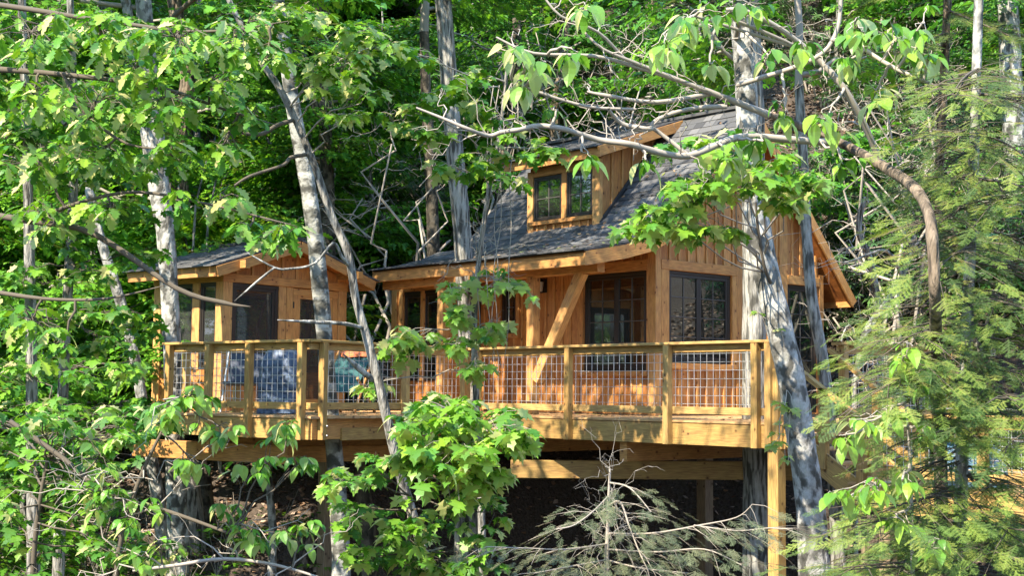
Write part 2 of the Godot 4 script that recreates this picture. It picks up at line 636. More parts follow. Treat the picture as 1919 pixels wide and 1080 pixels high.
func scatter(called: String, mesh: Mesh, where: Array, mat: Material, tints: String, parent: Node3D, kind := "stuff") -> void:
	if where.is_empty():
		return
	var mm := MultiMesh.new()
	mm.transform_format = MultiMesh.TRANSFORM_3D
	mm.use_colors = true
	mm.mesh = mesh
	mm.instance_count = where.size()
	var inv := Transform3D() if parent == self else parent.transform.affine_inverse()
	var l: Array = TINTS[tints]
	for i in where.size():
		var t: Transform3D = where[i]
		mm.set_instance_transform(i, inv * t)
		var c: Color = l[rng.randi() % l.size()]
		var f := rng.randf_range(0.8, 1.2) * (1.22 if called == "crown" else 1.0)
		mm.set_instance_color(i, Color(c.r * f, c.g * f, c.b * f))
	var o := MultiMeshInstance3D.new()
	o.name = called
	o.multimesh = mm
	o.material_override = mat
	parent.add_child(o, true)
	if kind:
		o.set_meta("kind", kind)


# leaves of one plant: the largest in the picture are parts, the rest one mass
func put_leaves(root: Node3D, where: Array, kind: String, tints: String, most: int, base := "leaf") -> void:
	var sized := []
	for i in where.size():
		var t: Transform3D = where[i]
		var s := seen(t.origin)
		var big := t.basis.z.length() / s.z * LENS
		if s.x < -10 or s.x > 1930 or s.y < -10 or s.y > 1090:
			big = 0.0
		sized.append([big, i])
	sized.sort_custom(func(a, b): return a[0] > b[0] if a[0] != b[0] else a[1] < b[1])
	var inv := root.transform.affine_inverse()
	var rest := []
	var rest_b := []
	for k in sized.size():
		var i: int = sized[k][1]
		if k < most and sized[k][0] > 9.0:
			var o := MeshInstance3D.new()
			o.name = "leaf"
			o.mesh = L[kind + "_b"] if i % 2 and L.has(kind + "_b") else L[kind]
			o.material_override = tint_material(base, tints, i % TINTS[tints].size())
			o.transform = inv * (where[i] as Transform3D)
			root.add_child(o, true)
		elif i % 2 and L.has(kind + "_b"):
			rest_b.append(where[i])
		else:
			rest.append(where[i])
	scatter("leaves", L[kind], rest, M[base], tints, root)
	if L.has(kind + "_b"):
		scatter("leaves", L[kind + "_b"], rest_b, M[base], tints, root)


func nearest(skel: PackedVector3Array, p: Vector3) -> Vector3:
	var best := skel[0]
	for q in skel:
		if q.distance_squared_to(p) < best.distance_squared_to(p):
			best = q
	return best


# clusters [x, y, half width, half height, distance, half depth, whorls] of leafy twigs that grow from the plant's limbs
func foliage(root: Node3D, skel: PackedVector3Array, clusters: Array, kind: String, size: float, tints: String, most: int, per := 6, twig := "twig", hang := 0.35, r0 := 0.010) -> void:
	var where := []
	for c in clusters:
		var mid := at(c[0], c[1], c[4])
		var m := MB.new()
		var from := nearest(skel, mid) if skel.size() else mid
		var main := crooked(from, mid, r0, r0 * 0.55, 0.05, 5)
		if from.distance_to(mid) > 0.05:
			m.tube(main[0], main[1], 5)
		for k in c[6]:
			var an := rng.randf() * TAU
			var rr := sqrt(rng.randf())
			var p := at(c[0] + cos(an) * rr * c[2], c[1] + sin(an) * rr * c[3], c[4] + rng.randf_range(-1, 1) * c[5])
			var src := mid if rng.randf() < 0.6 or from.distance_to(mid) < 0.05 else (main[0] as PackedVector3Array)[3]
			var tw := crooked(src, p, r0 * 0.45, 0.002, 0.07, 4)
			m.tube(tw[0], tw[1], 3)
			var out := (p - src)
			out.y *= 0.3
			out = out.normalized()
			var n := maxi(3, per + rng.randi_range(-2, 1))
			var a0 := rng.randf() * TAU
			for j in n:
				var al := a0 + TAU * j / n + rng.randf_range(-0.35, 0.35)
				var d := Vector3(cos(al), -hang + rng.randf_range(-0.3, 0.3), sin(al)) + out * 0.5
				var nm := Vector3(rng.randf_range(-0.5, 0.5), 1.0, rng.randf_range(-0.5, 0.5)) + Vector3(cos(al), 0, sin(al)) * hang
				var s := size * rng.randf_range(0.42, 1.2)
				where.append(leaf_frame(p + d.normalized() * s * 0.28 - out * rng.randf() * size * 0.8, d, nm, s))
		if m.v.size():
			part("branch", m.done(), M[twig], root)
	put_leaves(root, where, kind, tints, most)


func limb(root: Node3D, knots: Array, mat: String, called := "branch", sides := 7, rough := 0.0) -> PackedVector3Array:
	var p := path(knots)
	var m := MB.new()
	m.tube(p[0], p[1], sides, rough, rng)
	part(called, m.done(), M[mat], root)
	return p[0]


# a flat, layered crown of leafy sprays about the trunk
func layered_crown(root: Node3D, base: Vector3, top: Vector3, low: float, spread: float, count: int, spray: String, size: float, tints: String, mat := "leaf") -> void:
	var where := []
	var m := MB.new()
	var limbs := maxi(5, count / 26)
	for k in limbs:
		var t := lerpf(low, 1.0, (k + rng.randf()) / limbs)
		var from := base.lerp(top, t)
		var an := rng.randf() * TAU
		var reach := spread * (1.15 - 0.75 * (t - low) / (1.0 - low)) * rng.randf_range(0.6, 1.15)
		var tip := from + Vector3(cos(an) * reach, reach * rng.randf_range(0.0, 0.45), sin(an) * reach)
		var b := crooked(from, tip, 0.05 * (1.2 - t), 0.008, 0.05, 5)
		m.tube(b[0], b[1], 4)
		var per := int(count / limbs)
		for j in per:
			var u := rng.randf_range(0.2, 1.05)
			var side := rng.randf_range(-1, 1) * reach * 0.42 * (1.1 - u * 0.5)
			var p := from.lerp(tip, u) + Vector3(-sin(an) * side, rng.randf_range(-0.18, 0.18) - absf(side) * 0.15, cos(an) * side)
			var da := an + clampf(side, -1.2, 1.2) * 0.9 + rng.randf_range(-0.5, 0.5)
			var d := Vector3(cos(da), rng.randf_range(-0.45, 0.1), sin(da))
			where.append(leaf_frame(p, d, Vector3(rng.randf_range(-0.3, 0.3), 1, rng.randf_range(-0.3, 0.3)), size * rng.randf_range(0.7, 1.25)))
	part("branches", m.done(), M["twig"], root).set_meta("kind", "stuff")
	scatter("crown", L[spray], where, M[mat], tints, root)


# ---------------------------------------------------------------- carpentry
# a flat board of any outline, thick along nm (outline on its outer face)
func extruded(called: String, p: PackedVector3Array, nm: Vector3, thick: float, dir: Vector3, mat: Material, parent: Node3D) -> MeshInstance3D:
	var m := MB.new()
	var off := Vector2(rng.randf() * 3.0, rng.randf() * 3.0)
	var mid := Vector3.ZERO
	for q in p:
		mid += q / p.size()
	m.poly(p, nm, dir, off)
	var back := PackedVector3Array()
	for q in p:
		back.append(q - nm * thick)
	m.poly(back, -nm, dir, off)
	for i in p.size():
		var a := p[i]
		var b := p[(i + 1) % p.size()]
		if a.distance_to(b) < 0.0005:
			continue
		var e := (b - a).cross(nm).normalized()
		if e.dot((a + b) / 2.0 - mid) < 0.0:
			e = -e
		var ln := a.distance_to(b)
		m.quad(a, b, b - nm * thick, a - nm * thick, e, off, off + Vector2(0, ln), off + Vector2(thick, ln), off + Vector2(thick, 0))
	return part(called, m.done(), mat, parent, false)


# upright boards on a wall: o + a * s, outward nm, from y0 up to top(s), round the openings [s0, s1, y0, y1]
func siding(parent: Node3D, called: String, kind: String, o: Vector3, a: Vector3, nm: Vector3, s0: float, s1: float, y0: float, top: Callable, openings: Array, bw: float, thick: float, proud: float, batten := 0.0) -> void:
	var cuts := [s0, s1]
	var s := s0 + bw
	while s < s1 - 0.03:
		cuts.append(s)
		s += bw
	for q in openings:
		for e in [q[0], q[1]]:
			if e > s0 and e < s1:
				cuts.append(e)
	cuts.sort()
	for i in cuts.size() - 1:
		var l: float = cuts[i]
		var r: float = cuts[i + 1]
		if r - l < 0.02:
			continue
		var mid := (l + r) / 2.0
		var spans := [[y0, INF]]
		for q in openings:
			if mid > q[0] and mid < q[1]:
				var nxt := []
				for sp in spans:
					if q[2] > sp[0]:
						nxt.append([sp[0], minf(q[2], sp[1])])
					if q[3] < sp[1]:
						nxt.append([maxf(q[3], sp[0]), sp[1]])
				spans = nxt
		var gap := 0.0015 if bw < 1.0 else 0.0
		for sp in spans:
			var tl: float = minf(sp[1], top.call(l))
			var tr: float = minf(sp[1], top.call(r))
			if tl - sp[0] < 0.02 and tr - sp[0] < 0.02:
				continue
			var z := o + nm * (proud + (rng.randf_range(-0.002, 0.002) if bw < 1.0 else 0.0))
			var p := PackedVector3Array([z + a * (l + gap) + Vector3(0, sp[0], 0), z + a * (r - gap) + Vector3(0, sp[0], 0), z + a * (r - gap) + Vector3(0, maxf(tr, sp[0]), 0), z + a * (l + gap) + Vector3(0, maxf(tl, sp[0]), 0)])
			extruded(called, p, nm, thick, Vector3.UP, wood(kind), parent)
			if batten > 0.0 and i > 0 and absf(fmod(l - s0 + 0.001, bw)) < 0.01:
				var b0 := z + a * l + nm * 0.011
				timber("batten", b0 + Vector3(0, sp[0], 0), b0 + Vector3(0, tl - 0.01, 0), batten, 0.022, wood("batten"), parent, nm)


var glazing := "glass"


# a framed window: sashes side by side, each with panes between muntins
func window(parent: Node3D, o: Vector3, a: Vector3, nm: Vector3, s0: float, s1: float, y0: float, y1: float, sashes: int, cols: int, rows: int, called := "window", frame := 0.045, deep := 0.04, kind := "frame") -> MeshInstance3D:
	var m := MB.new()
	var mat: Material = M["frame"] if kind == "frame" else wood(kind)
	var z := o - nm * deep
	var U := Vector3.UP
	m.bar(z + a * s0 + U * (y0 + frame / 2), z + a * s1 + U * (y0 + frame / 2), 0.07, frame, U)
	m.bar(z + a * s0 + U * (y1 - frame / 2), z + a * s1 + U * (y1 - frame / 2), 0.07, frame, U)
	m.bar(z + a * (s0 + frame / 2) + U * (y0 + frame), z + a * (s0 + frame / 2) + U * (y1 - frame), 0.068, frame, a)
	m.bar(z + a * (s1 - frame / 2) + U * (y0 + frame), z + a * (s1 - frame / 2) + U * (y1 - frame), 0.068, frame, a)
	var w := part(called, m.done(), mat, parent, false)
	var each := (s1 - s0 - 2 * frame) / sashes
	for k in sashes:
		var l := s0 + frame + each * k
		var r := l + each
		var f := 0.05 if frame > 0.035 else 0.032
		var sm := MB.new()
		sm.bar(z + a * l + U * (y0 + frame + f / 2), z + a * r + U * (y0 + frame + f / 2), 0.045, f, U)
		sm.bar(z + a * l + U * (y1 - frame - f / 2), z + a * r + U * (y1 - frame - f / 2), 0.045, f, U)
		sm.bar(z + a * (l + f / 2) + U * (y0 + frame + f), z + a * (l + f / 2) + U * (y1 - frame - f), 0.044, f, a)
		sm.bar(z + a * (r - f / 2) + U * (y0 + frame + f), z + a * (r - f / 2) + U * (y1 - frame - f), 0.044, f, a)
		part("sash", sm.done(), mat, w, false)
		var gl := l + f
		var gr := r - f
		var gb := y0 + frame + f
		var gt := y1 - frame - f
		for i in cols:
			for j in rows:
				var x0 := lerpf(gl, gr, float(i) / cols)
				var x1 := lerpf(gl, gr, float(i + 1) / cols)
				var v0 := lerpf(gb, gt, float(j) / rows)
				var v1 := lerpf(gb, gt, float(j + 1) / rows)
				var pm := MB.new()
				# each pane sits a touch out of true
				var tw := nm * rng.randf_range(-0.002, 0.002)
				var t2 := nm * rng.randf_range(-0.002, 0.002)
				pm.quad(z + a * x0 + U * v0 + tw, z + a * x1 + U * v0 + t2, z + a * x1 + U * v1 - tw * 0.5, z + a * x0 + U * v1, nm)
				part("pane", pm.done(), M[glazing], w, false)
		for i in range(1, cols):
			var x0 := lerpf(gl, gr, float(i) / cols)
			timber("muntin", z + a * x0 + U * gb, z + a * x0 + U * gt, 0.018, 0.024, M["muntin"], w, nm)
		for j in range(1, rows):
			var v0 := lerpf(gb, gt, float(j) / rows)
			timber("muntin", z + nm * 0.001 + a * gl + U * v0, z + nm * 0.001 + a * gr + U * v0, 0.023, 0.017, M["muntin"], w)
	return w


# a roof slab that follows profile (z, y pairs from the eave up), from x0 to x1
func roof_slab(called: String, parent: Node3D, x0: float, x1: float, prof: Array, thick: float, mat: Material) -> void:
	var m := MB.new()
	for i in prof.size() - 1:
		var p: Vector2 = prof[i]
		var q: Vector2 = prof[i + 1]
		var nm := Vector3(0, absf(q.x - p.x), (p.x - q.x) * 0.0 + (q.y - p.y) * signf(p.x - q.x)).normalized()
		var dn := nm * thick
		var a := Vector3(x0, p.y, p.x)
		var b := Vector3(x1, p.y, p.x)
		var c := Vector3(x1, q.y, q.x)
		var d := Vector3(x0, q.y, q.x)
		var off := Vector2(rng.randf(), rng.randf())
		m.quad(a, b, c, d, nm, Vector2(0, x0) + off, Vector2(0, x1) + off, Vector2(0.4, x1) + off, Vector2(0.4, x0) + off)
		var lo := Vector3(0, -thick, 0)
		m.quad(a + lo, b + lo, c + lo, d + lo, -nm, Vector2(0, x0) + off, Vector2(0, x1) + off, Vector2(0.4, x1) + off, Vector2(0.4, x0) + off)
		m.quad(b, c, c + lo, b + lo, Vector3.RIGHT)
		m.quad(a, d, d + lo, a + lo, Vector3.LEFT)
	var e: Vector2 = prof[0]
	var s := Vector3(0, -thick, 0)
	var out := Vector3(0, 0, signf((prof[0] as Vector2).x - (prof[1] as Vector2).x))
	m.quad(Vector3(x0, e.y, e.x), Vector3(x1, e.y, e.x), Vector3(x1, e.y, e.x) + s, Vector3(x0, e.y, e.x) + s, out)
	part(called, m.done(), mat, parent, false)


var shingle_mesh: ArrayMesh


# courses of shingles along the profile; those that show largest are parts
func shingles(parent: Node3D, x0: float, x1: float, prof: Array, most: int, covered = null) -> void:
	if shingle_mesh == null:
		var m := MB.new()
		m.bar(Vector3(-0.5, 0, 0), Vector3(0.5, 0, 0), 1.0, 1.0, Vector3.UP, 0.02)
		shingle_mesh = m.done()
	var total := 0.0
	for i in prof.size() - 1:
		total += (prof[i] as Vector2).distance_to(prof[i + 1])
	var list := []
	var run := 0.03
	while run < total - 0.05:
		var left := run
		var i := 0
		while i < prof.size() - 2 and left > (prof[i] as Vector2).distance_to(prof[i + 1]):
			left -= (prof[i] as Vector2).distance_to(prof[i + 1])
			i += 1
		var p: Vector2 = prof[i]
		var q: Vector2 = prof[i + 1]
		var d := (q - p).normalized()
		var c := p + d * left
		var along := Vector3(0, d.y, d.x)
		var nm := Vector3(0, absf(d.x), -d.y * signf(d.x)).normalized()
		var x := x0 - rng.randf() * 0.2
		while x < x1 - 0.02:
			var w := rng.randf_range(0.19, 0.36)
			var l := maxf(x, x0)
			var r := minf(x + w, x1)
			x += w
			if r - l < 0.03:
				continue
			var mid := Vector3((l + r) / 2, c.y, c.x)
			if covered != null and covered.call(mid):
				continue
			var thick := rng.randf_range(0.011, 0.02)
			var tilt := (along - nm * 0.06).normalized()
			var n2 := (nm + along * 0.06).normalized()
			var pos := mid + nm * (thick * 0.5 + 0.018) + along * rng.randf_range(-0.006, 0.006)
			# the bar's axes: its length along x, its depth up, its width along the slope
			list.append(Transform3D(Basis(Vector3(r - l - 0.004, 0, 0), n2 * thick, tilt * 0.24), pos))
		run += 0.145
	var sized := []
	for k in list.size():
		var t: Transform3D = parent.transform * (list[k] as Transform3D)
		sized.append([seen(t.origin).z, k])
	sized.sort_custom(func(a, b): return a[0] < b[0])
	var rest := []
	for k in sized.size():
		var t: Transform3D = list[sized[k][1]]
		if k < most:
			var o := MeshInstance3D.new()
			o.name = "shingle"
			o.mesh = shingle_mesh
			o.material_override = wood("shingle")
			o.transform = t
			parent.add_child(o, true)
		else:
			rest.append(t)
	if rest.size():
		for g in 2:
			var mm := MultiMesh.new()
			mm.transform_format = MultiMesh.TRANSFORM_3D
			mm.mesh = shingle_mesh
			mm.instance_count = (rest.size() + 1 - g) / 2
			for k in mm.instance_count:
				var t: Transform3D = rest[k * 2 + g]
				mm.set_instance_transform(k, t)
			var o := MultiMeshInstance3D.new()
			o.name = "shingles"
			o.multimesh = mm
			o.material_override = M["shingle"][g]
			o.set_meta("kind", "stuff")
			parent.add_child(o, true)


const FRONT := [Vector2(1.68, 2.27), Vector2(0.9, 2.42), Vector2(0.3, 2.58), Vector2(-0.1, 2.78), Vector2(-0.45, 3.06), Vector2(-1.97, 4.80)]
const REAR := [Vector2(-4.5, 1.95), Vector2(-1.97, 4.80)]


func roof_y(z: float) -> float:
	var l: Array = FRONT if z > -1.9705 else REAR
	if z > l[0].x and l == FRONT:
		return lerpf(l[0].y, l[1].y, (z - l[0].x) / (l[1].x - l[0].x))
	for i in l.size() - 1:
		var p: Vector2 = l[i]
		var q: Vector2 = l[i + 1]
		if (z - p.x) * (z - q.x) <= 0.0001:
			return lerpf(p.y, q.y, (z - p.x) / (q.x - p.x))
	return l[-1].y


func cut_profile(l: Array, z_from: float, z_to: float) -> Array:
	var out := [Vector2(z_from, roof_y(z_from))]
	for p: Vector2 in l:
		if p.x < z_from - 0.001 and p.x > z_to + 0.001:
			out.append(p)
	out.append(Vector2(z_to, roof_y(z_to)))
	return out


func build_cabin() -> void:
	var t := thing("treehouse_cabin", "orange timber cabin with grey shingled roof, dormer and dark framed casement windows", "cabin")
	var X := Vector3.RIGHT
	var Z := Vector3.BACK
	var under := 0.10
	block("floor", Vector3(-5.1, -0.2, -3.95), Vector3(-0.01, 0.02, -0.01), wood("weathered"), t)
	# --- gable wall, towards +x
	var gw := [[0.27, 1.69, 0.78, 2.15], [3.08, 3.84, 0.04, 2.10]]
	var gtop := func(s: float) -> float: return roof_y(-s) - under
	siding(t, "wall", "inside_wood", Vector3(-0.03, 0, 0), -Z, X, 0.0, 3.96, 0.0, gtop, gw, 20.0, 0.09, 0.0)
	siding(t, "siding_board", "siding", Vector3.ZERO, -Z, X, 0.09, 1.97, 0.02, gtop, gw, 0.205, 0.02, 0.0, 0.05)
	siding(t, "siding_board", "siding", Vector3.ZERO, -Z, X, 1.97, 3.90, 0.02, gtop, gw, 0.205, 0.02, 0.0, 0.05)
	# --- front wall, towards +z
	var fw_ := [[0.16, 1.50, 0.66, 2.14], [3.09, 3.47, 1.29, 2.14]]
	var ftop := func(_s: float) -> float: return 2.62
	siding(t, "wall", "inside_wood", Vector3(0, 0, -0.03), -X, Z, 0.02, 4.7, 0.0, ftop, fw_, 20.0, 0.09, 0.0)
	siding(t, "siding_board", "siding", Vector3.ZERO, -X, Z, 0.09, 4.0, 0.02, ftop, fw_, 0.19, 0.02, 0.0, 0.045)
	# --- back and left walls
	block("wall", Vector3(-4.72, 0, -3.98), Vector3(-0.12, 2.35, -3.90), wood("siding"), t)
	extruded("wall", PackedVector3Array([Vector3(-4.7, 0, 0.0), Vector3(-4.7, 0, -3.97), Vector3(-4.7, roof_y(-3.97) - 0.1, -3.97), Vector3(-4.7, 4.68, -1.97), Vector3(-4.7, roof_y(-0.45) - 0.1, -0.45), Vector3(-4.7, 2.55, 0.0)]), -X, 0.09, Vector3.UP, wood("siding"), t)
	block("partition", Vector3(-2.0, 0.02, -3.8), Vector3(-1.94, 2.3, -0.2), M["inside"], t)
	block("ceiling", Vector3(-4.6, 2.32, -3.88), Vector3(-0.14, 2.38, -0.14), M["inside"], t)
	# --- corner boards and trim
	var tr := "trim"
	block("corner_post", Vector3(-0.13, -0.05, -0.09), Vector3(0.03, 2.56, 0.03), wood("post"), t)
	block("corner_board", Vector3(-0.02, -0.05, -4.0), Vector3(0.03, 2.30, -3.89), wood(tr), t)
	block("trim_board", Vector3(-0.01, 0.0, -2.06), Vector3(0.026, 4.2, -1.80), wood(tr), t)
	block("trim_board", Vector3(-0.01, 0.0, -3.06), Vector3(0.026, 3.3, -2.86), wood(tr), t)
	block("window_header", Vector3(-0.01, 2.152, -1.80), Vector3(0.036, 2.30, -0.092), wood(tr), t)
	block("window_header", Vector3(-0.01, 2.105, -3.88), Vector3(0.036, 2.25, -3.062), wood(tr), t)
	block("window_sill", Vector3(-0.01, 0.69, -1.78), Vector3(0.06, 0.775, -0.18), wood(tr), t)
	block("window_casing", Vector3(-0.01, 0.776, -1.798), Vector3(0.030, 2.150, -1.692), wood(tr), t)
	block("window_casing", Vector3(-0.01, 0.776, -0.266), Vector3(0.030, 2.150, -0.092), wood(tr), t)
	block("window_header", Vector3(-1.78, 2.142, -0.01), Vector3(-0.132, 2.30, 0.036), wood(tr), t)
	block("window_sill", Vector3(-1.62, 0.58, -0.01), Vector3(-0.134, 0.655, 0.06), wood(tr), t)
	block("window_casing", Vector3(-1.62, 0.656, -0.01), Vector3(-1.503, 2.140, 0.030), wood(tr), t)
	block("window_casing", Vector3(-0.158, 0.656, -0.01), Vector3(-0.132, 2.140, 0.030), wood(tr), t)
	block("window_header", Vector3(-3.58, 2.142, -0.01), Vector3(-2.98, 2.25, 0.036), wood(tr), t)
	block("window_casing", Vector3(-3.085, 1.28, -0.01), Vector3(-3.0, 2.140, 0.030), wood(tr), t)
	block("window_casing", Vector3(-3.56, 1.28, -0.01), Vector3(-3.475, 2.140, 0.030), wood(tr), t)
	block("window_sill", Vector3(-3.58, 1.20, -0.01), Vector3(-2.98, 1.278, 0.05), wood(tr), t)
	window(t, Vector3(-0.005, 0, 0), -Z, X, 0.27, 1.69, 0.78, 2.15, 2, 2, 4)
	window(t, Vector3(-0.005, 0, 0), -Z, X, 3.08, 3.84, 0.04, 2.10, 1, 2, 5, "door")
	window(t, Vector3(0, 0, -0.005), -X, Z, 0.16, 1.50, 0.66, 2.14, 2, 2, 4)
	window(t, Vector3(0, 0, -0.005), -X, Z, 3.09, 3.47, 1.29, 2.14, 1, 1, 2)
	# --- the bay left of the porch, a little forward
	var bz := 0.62
	var bw := [[0.14, 1.36, 0.5, 2.02]]
	siding(t, "siding_board", "siding", Vector3(-4.0, 0, bz), -X, Z, 0.0, 1.55, 0.0, func(_s: float) -> float: return 2.38, bw, 0.19, 0.03, 0.0)
	block("wall", Vector3(-4.03, 0, 0.03), Vector3(-4.0, 2.4, bz - 0.03), wood("siding"), t)
	block("wall", Vector3(-5.55, 0, 0.0), Vector3(-5.50, 2.4, bz), wood("siding"), t)
	block("corner_post", Vector3(-5.66, -0.05, bz - 0.08), Vector3(-5.50, 2.4, bz + 0.03), wood("post"), t)
	block("corner_post", Vector3(-5.42, -0.05, bz + 0.002), Vector3(-5.30, 2.36, bz + 0.05), wood("post"), t)
	block("window_header", Vector3(-5.49, 2.03, bz + 0.001), Vector3(-3.95, 2.15, bz + 0.036), wood(tr), t)
	window(t, Vector3(-4.0, 0, bz + 0.02), -X, Z, 0.14, 1.36, 0.5, 2.02, 2, 1, 1, "window", 0.05, 0.03)
	block("mullion", Vector3(-4.80, 0.5, bz - 0.01), Vector3(-4.71, 2.02, bz + 0.05), wood(tr), t)
	# --- porch frame
	var pz := 1.1
	block("porch_beam", Vector3(-5.2, 2.03, pz - 0.07), Vector3(-0.02, 2.25, pz + 0.07), wood("beam"), t, false, 0.008)
	for px in [-1.45, -3.62]:
		block("porch_post", Vector3(px - 0.075, 0.0, pz - 0.072), Vector3(px + 0.075, 2.03, pz + 0.072), wood("post"), t, false, 0.008)
	extruded("post_bracket", PackedVector3Array([Vector3(-3.73, 1.98, pz + 0.10), Vector3(-3.50, 1.98, pz + 0.10), Vector3(-3.47, 2.10, pz + 0.10), Vector3(-3.47, 2.26, pz + 0.10), Vector3(-3.76, 2.26, pz + 0.10), Vector3(-3.76, 2.10, pz + 0.10)]), Z, 0.028, X, wood("post"), t)
	timber("knee_brace", Vector3(-1.36, 0.50, pz), Vector3(-0.40, 2.06, pz), 0.13, 0.16, wood("post"), t, Vector3(0.8, -0.5, 0), false, 0.008)
	# --- roof
	var sof := wood("soffit")
	roof_slab("roof", t, -4.7, 0.25, cut_profile(FRONT, 0.0, -1.97), 0.07, sof)
	roof_slab("roof", t, -4.7, 0.25, REAR, 0.07, sof)
	roof_slab("roof", t, -2.82, 0.25, cut_profile(FRONT, 1.68, 0.0), 0.07, sof)
	roof_slab("roof", t, -5.2, -3.25, cut_profile(FRONT, 1.35, 0.0), 0.07, sof)
	roof_slab("roof", t, -3.25, -2.82, cut_profile(FRONT, 0.75, 0.0), 0.07, sof)
	roof_slab("roof_felt", t, -4.72, 0.27, [Vector2(0.0, roof_y(0.0) + 0.016)] + [Vector2(-0.1, 2.796), Vector2(-0.45, 3.076), Vector2(-1.97, 4.816)], 0.014, M["flashing"])
	var up_a := func(l: Array) -> Array:
		var o := []
		for p: Vector2 in l:
			o.append(p + Vector2(0, 0.016))
		return o
	roof_slab("roof_felt", t, -2.84, 0.27, up_a.call(cut_profile(FRONT, 1.71, 0.0)), 0.014, M["flashing"])
	roof_slab("roof_felt", t, -5.22, -3.23, up_a.call(cut_profile(FRONT, 1.38, 0.0)), 0.014, M["flashing"])
	roof_slab("roof_felt", t, -3.27, -2.80, up_a.call(cut_profile(FRONT, 0.78, 0.0)), 0.013, M["flashing"])
	roof_slab("roof_felt", t, -4.72, 0.27, up_a.call(REAR), 0.014, M["flashing"])
	var dormer_at := func(p: Vector3) -> bool: return p.x > -3.14 and p.x < -1.5 and p.z < -0.28
	shingles(t, -2.84, 0.275, cut_profile(FRONT, 1.71, 0.0), 110)
	shingles(t, -4.72, 0.275, cut_profile(FRONT, 0.0, -1.97), 130, dormer_at)
	shingles(t, -5.22, -3.23, cut_profile(FRONT, 1.38, 0.0), 36)
	shingles(t, -3.22, -2.85, cut_profile(FRONT, 0.75, 0.0), 4)
	timber("ridge_cap", Vector3(-4.72, 4.83, -1.97), Vector3(0.275, 4.83, -1.97), 0.2, 0.05, M["shingle"][0], t)
	# --- fascia and rakes
	timber("eave_fascia", Vector3(-2.82, 2.155, 1.70), Vector3(0.29, 2.155, 1.70), 0.035, 0.17, wood("beam"), t)
	timber("eave_fascia", Vector3(-5.2, 2.225, 1.37), Vector3(-3.25, 2.225, 1.37), 0.035, 0.17, wood("beam"), t)
	for e in [[0.27, FRONT, 0.19], [-4.72, [Vector2(0.0, 2.72), Vector2(-0.1, 2.78), Vector2(-0.45, 3.06), Vector2(-1.97, 4.80)], 0.19], [-5.22, cut_profile(FRONT, 1.36, 0.0), 0.18]]:
		var pr: Array = e[1]
		var lo := PackedVector3Array()
		var hi := PackedVector3Array()
		for p: Vector2 in pr:
			hi.append(Vector3(e[0], p.y - 0.004, p.x))
			lo.append(Vector3(e[0], p.y - e[2] * 1.05, p.x))
		var side: float = signf(e[0] + 2.0)
		for i in hi.size() - 1:
			extruded("rake_fascia", PackedVector3Array([hi[i] + X * side * 0.018, hi[i + 1] + X * side * 0.018, lo[i + 1] + X * side * 0.018, lo[i] + X * side * 0.018]), X * side, 0.035, (hi[i + 1] - hi[i]).normalized(), wood("beam"), t)
	for xx in [0.27, -4.72]:
		timber("rake_fascia", Vector3(xx, 1.95 - 0.10, -4.5), Vector3(xx, 4.80 - 0.10, -1.97), 0.035, 0.15, wood("beam"), t, Vector3(0, 1, 0))
	timber("eave_fascia", Vector3(-4.7, 1.87, -4.51), Vector3(0.25, 1.87, -4.51), 0.035, 0.16, wood("beam"), t)
	# --- dormer
	var dz := -0.30
	var dt := func(z: float) -> float: return lerpf(4.02, 4.62, (dz - z) / 1.67)
	var dw := [[0.10, 1.52, 3.12, 3.86]]
	siding(t, "dormer_board", "siding", Vector3(-1.5, 0, dz), -X, Z, 0.02, 1.62, 2.9, func(_s: float) -> float: return 4.02, dw, 0.20, 0.05, 0.0, 0.045)
	window(t, Vector3(-1.5, 0, dz), -X, Z, 0.12, 0.71, 3.13, 3.85, 1, 2, 2, "window", 0.03, 0.01)
	window(t, Vector3(-1.5, 0, dz), -X, Z, 0.83, 1.50, 3.13, 3.85, 1, 2, 2, "window", 0.03, 0.01)
	block("mullion", Vector3(-2.328, 3.12, dz - 0.04), Vector3(-2.212, 3.86, dz + 0.035), wood(tr), t)
	block("corner_board", Vector3(-1.62, 2.84, dz - 0.05), Vector3(-1.46, 4.0, dz + 0.03), wood("post"), t)
	block("corner_board", Vector3(-3.16, 2.86, dz - 0.05), Vector3(-3.02, 3.96, dz + 0.03), wood("post"), t)
	block("window_header", Vector3(-3.018, 3.862, dz + 0.001), Vector3(-1.622, 3.99, dz + 0.036), wood(tr), t)
	block("window_sill", Vector3(-3.10, 3.055, dz + 0.001), Vector3(-1.624, 3.118, dz + 0.075), wood(tr), t)
	for sx in [-1.5, -3.14]:
		var sgn := 1.0 if sx > -2.0 else -1.0
		var zs := [dz - 0.05, dz - 0.28, dz - 0.51, dz - 0.74, dz - 0.97, dz - 1.2, dz - 1.5]
		for i in zs.size() - 1:
			var za: float = zs[i]
			var zb: float = zs[i + 1]
			var p := PackedVector3Array([Vector3(sx, roof_y(za) - 0.02, za), Vector3(sx, roof_y(zb) - 0.02, zb), Vector3(sx, maxf(dt.call(zb), roof_y(zb)), zb), Vector3(sx, dt.call(za), za)])
			extruded("cheek_board", p, X * sgn, 0.03, Vector3.UP, wood("siding"), t)
			if i:
				timber("batten", Vector3(sx + sgn * 0.012, roof_y(za) + 0.02, za), Vector3(sx + sgn * 0.012, dt.call(za), za), 0.045, 0.022, wood("batten"), t, X)
		timber("flashing", Vector3(sx + sgn * 0.03, roof_y(dz) + 0.04, dz), Vector3(sx + sgn * 0.03, roof_y(-1.75) + 0.05, -1.75), 0.03, 0.06, M["flashing"], t)
	var dp := [Vector2(-0.02, 4.12), Vector2(-1.97, 4.80)]
	roof_slab("dormer_roof", t, -3.42, -1.2, dp, 0.06, sof)
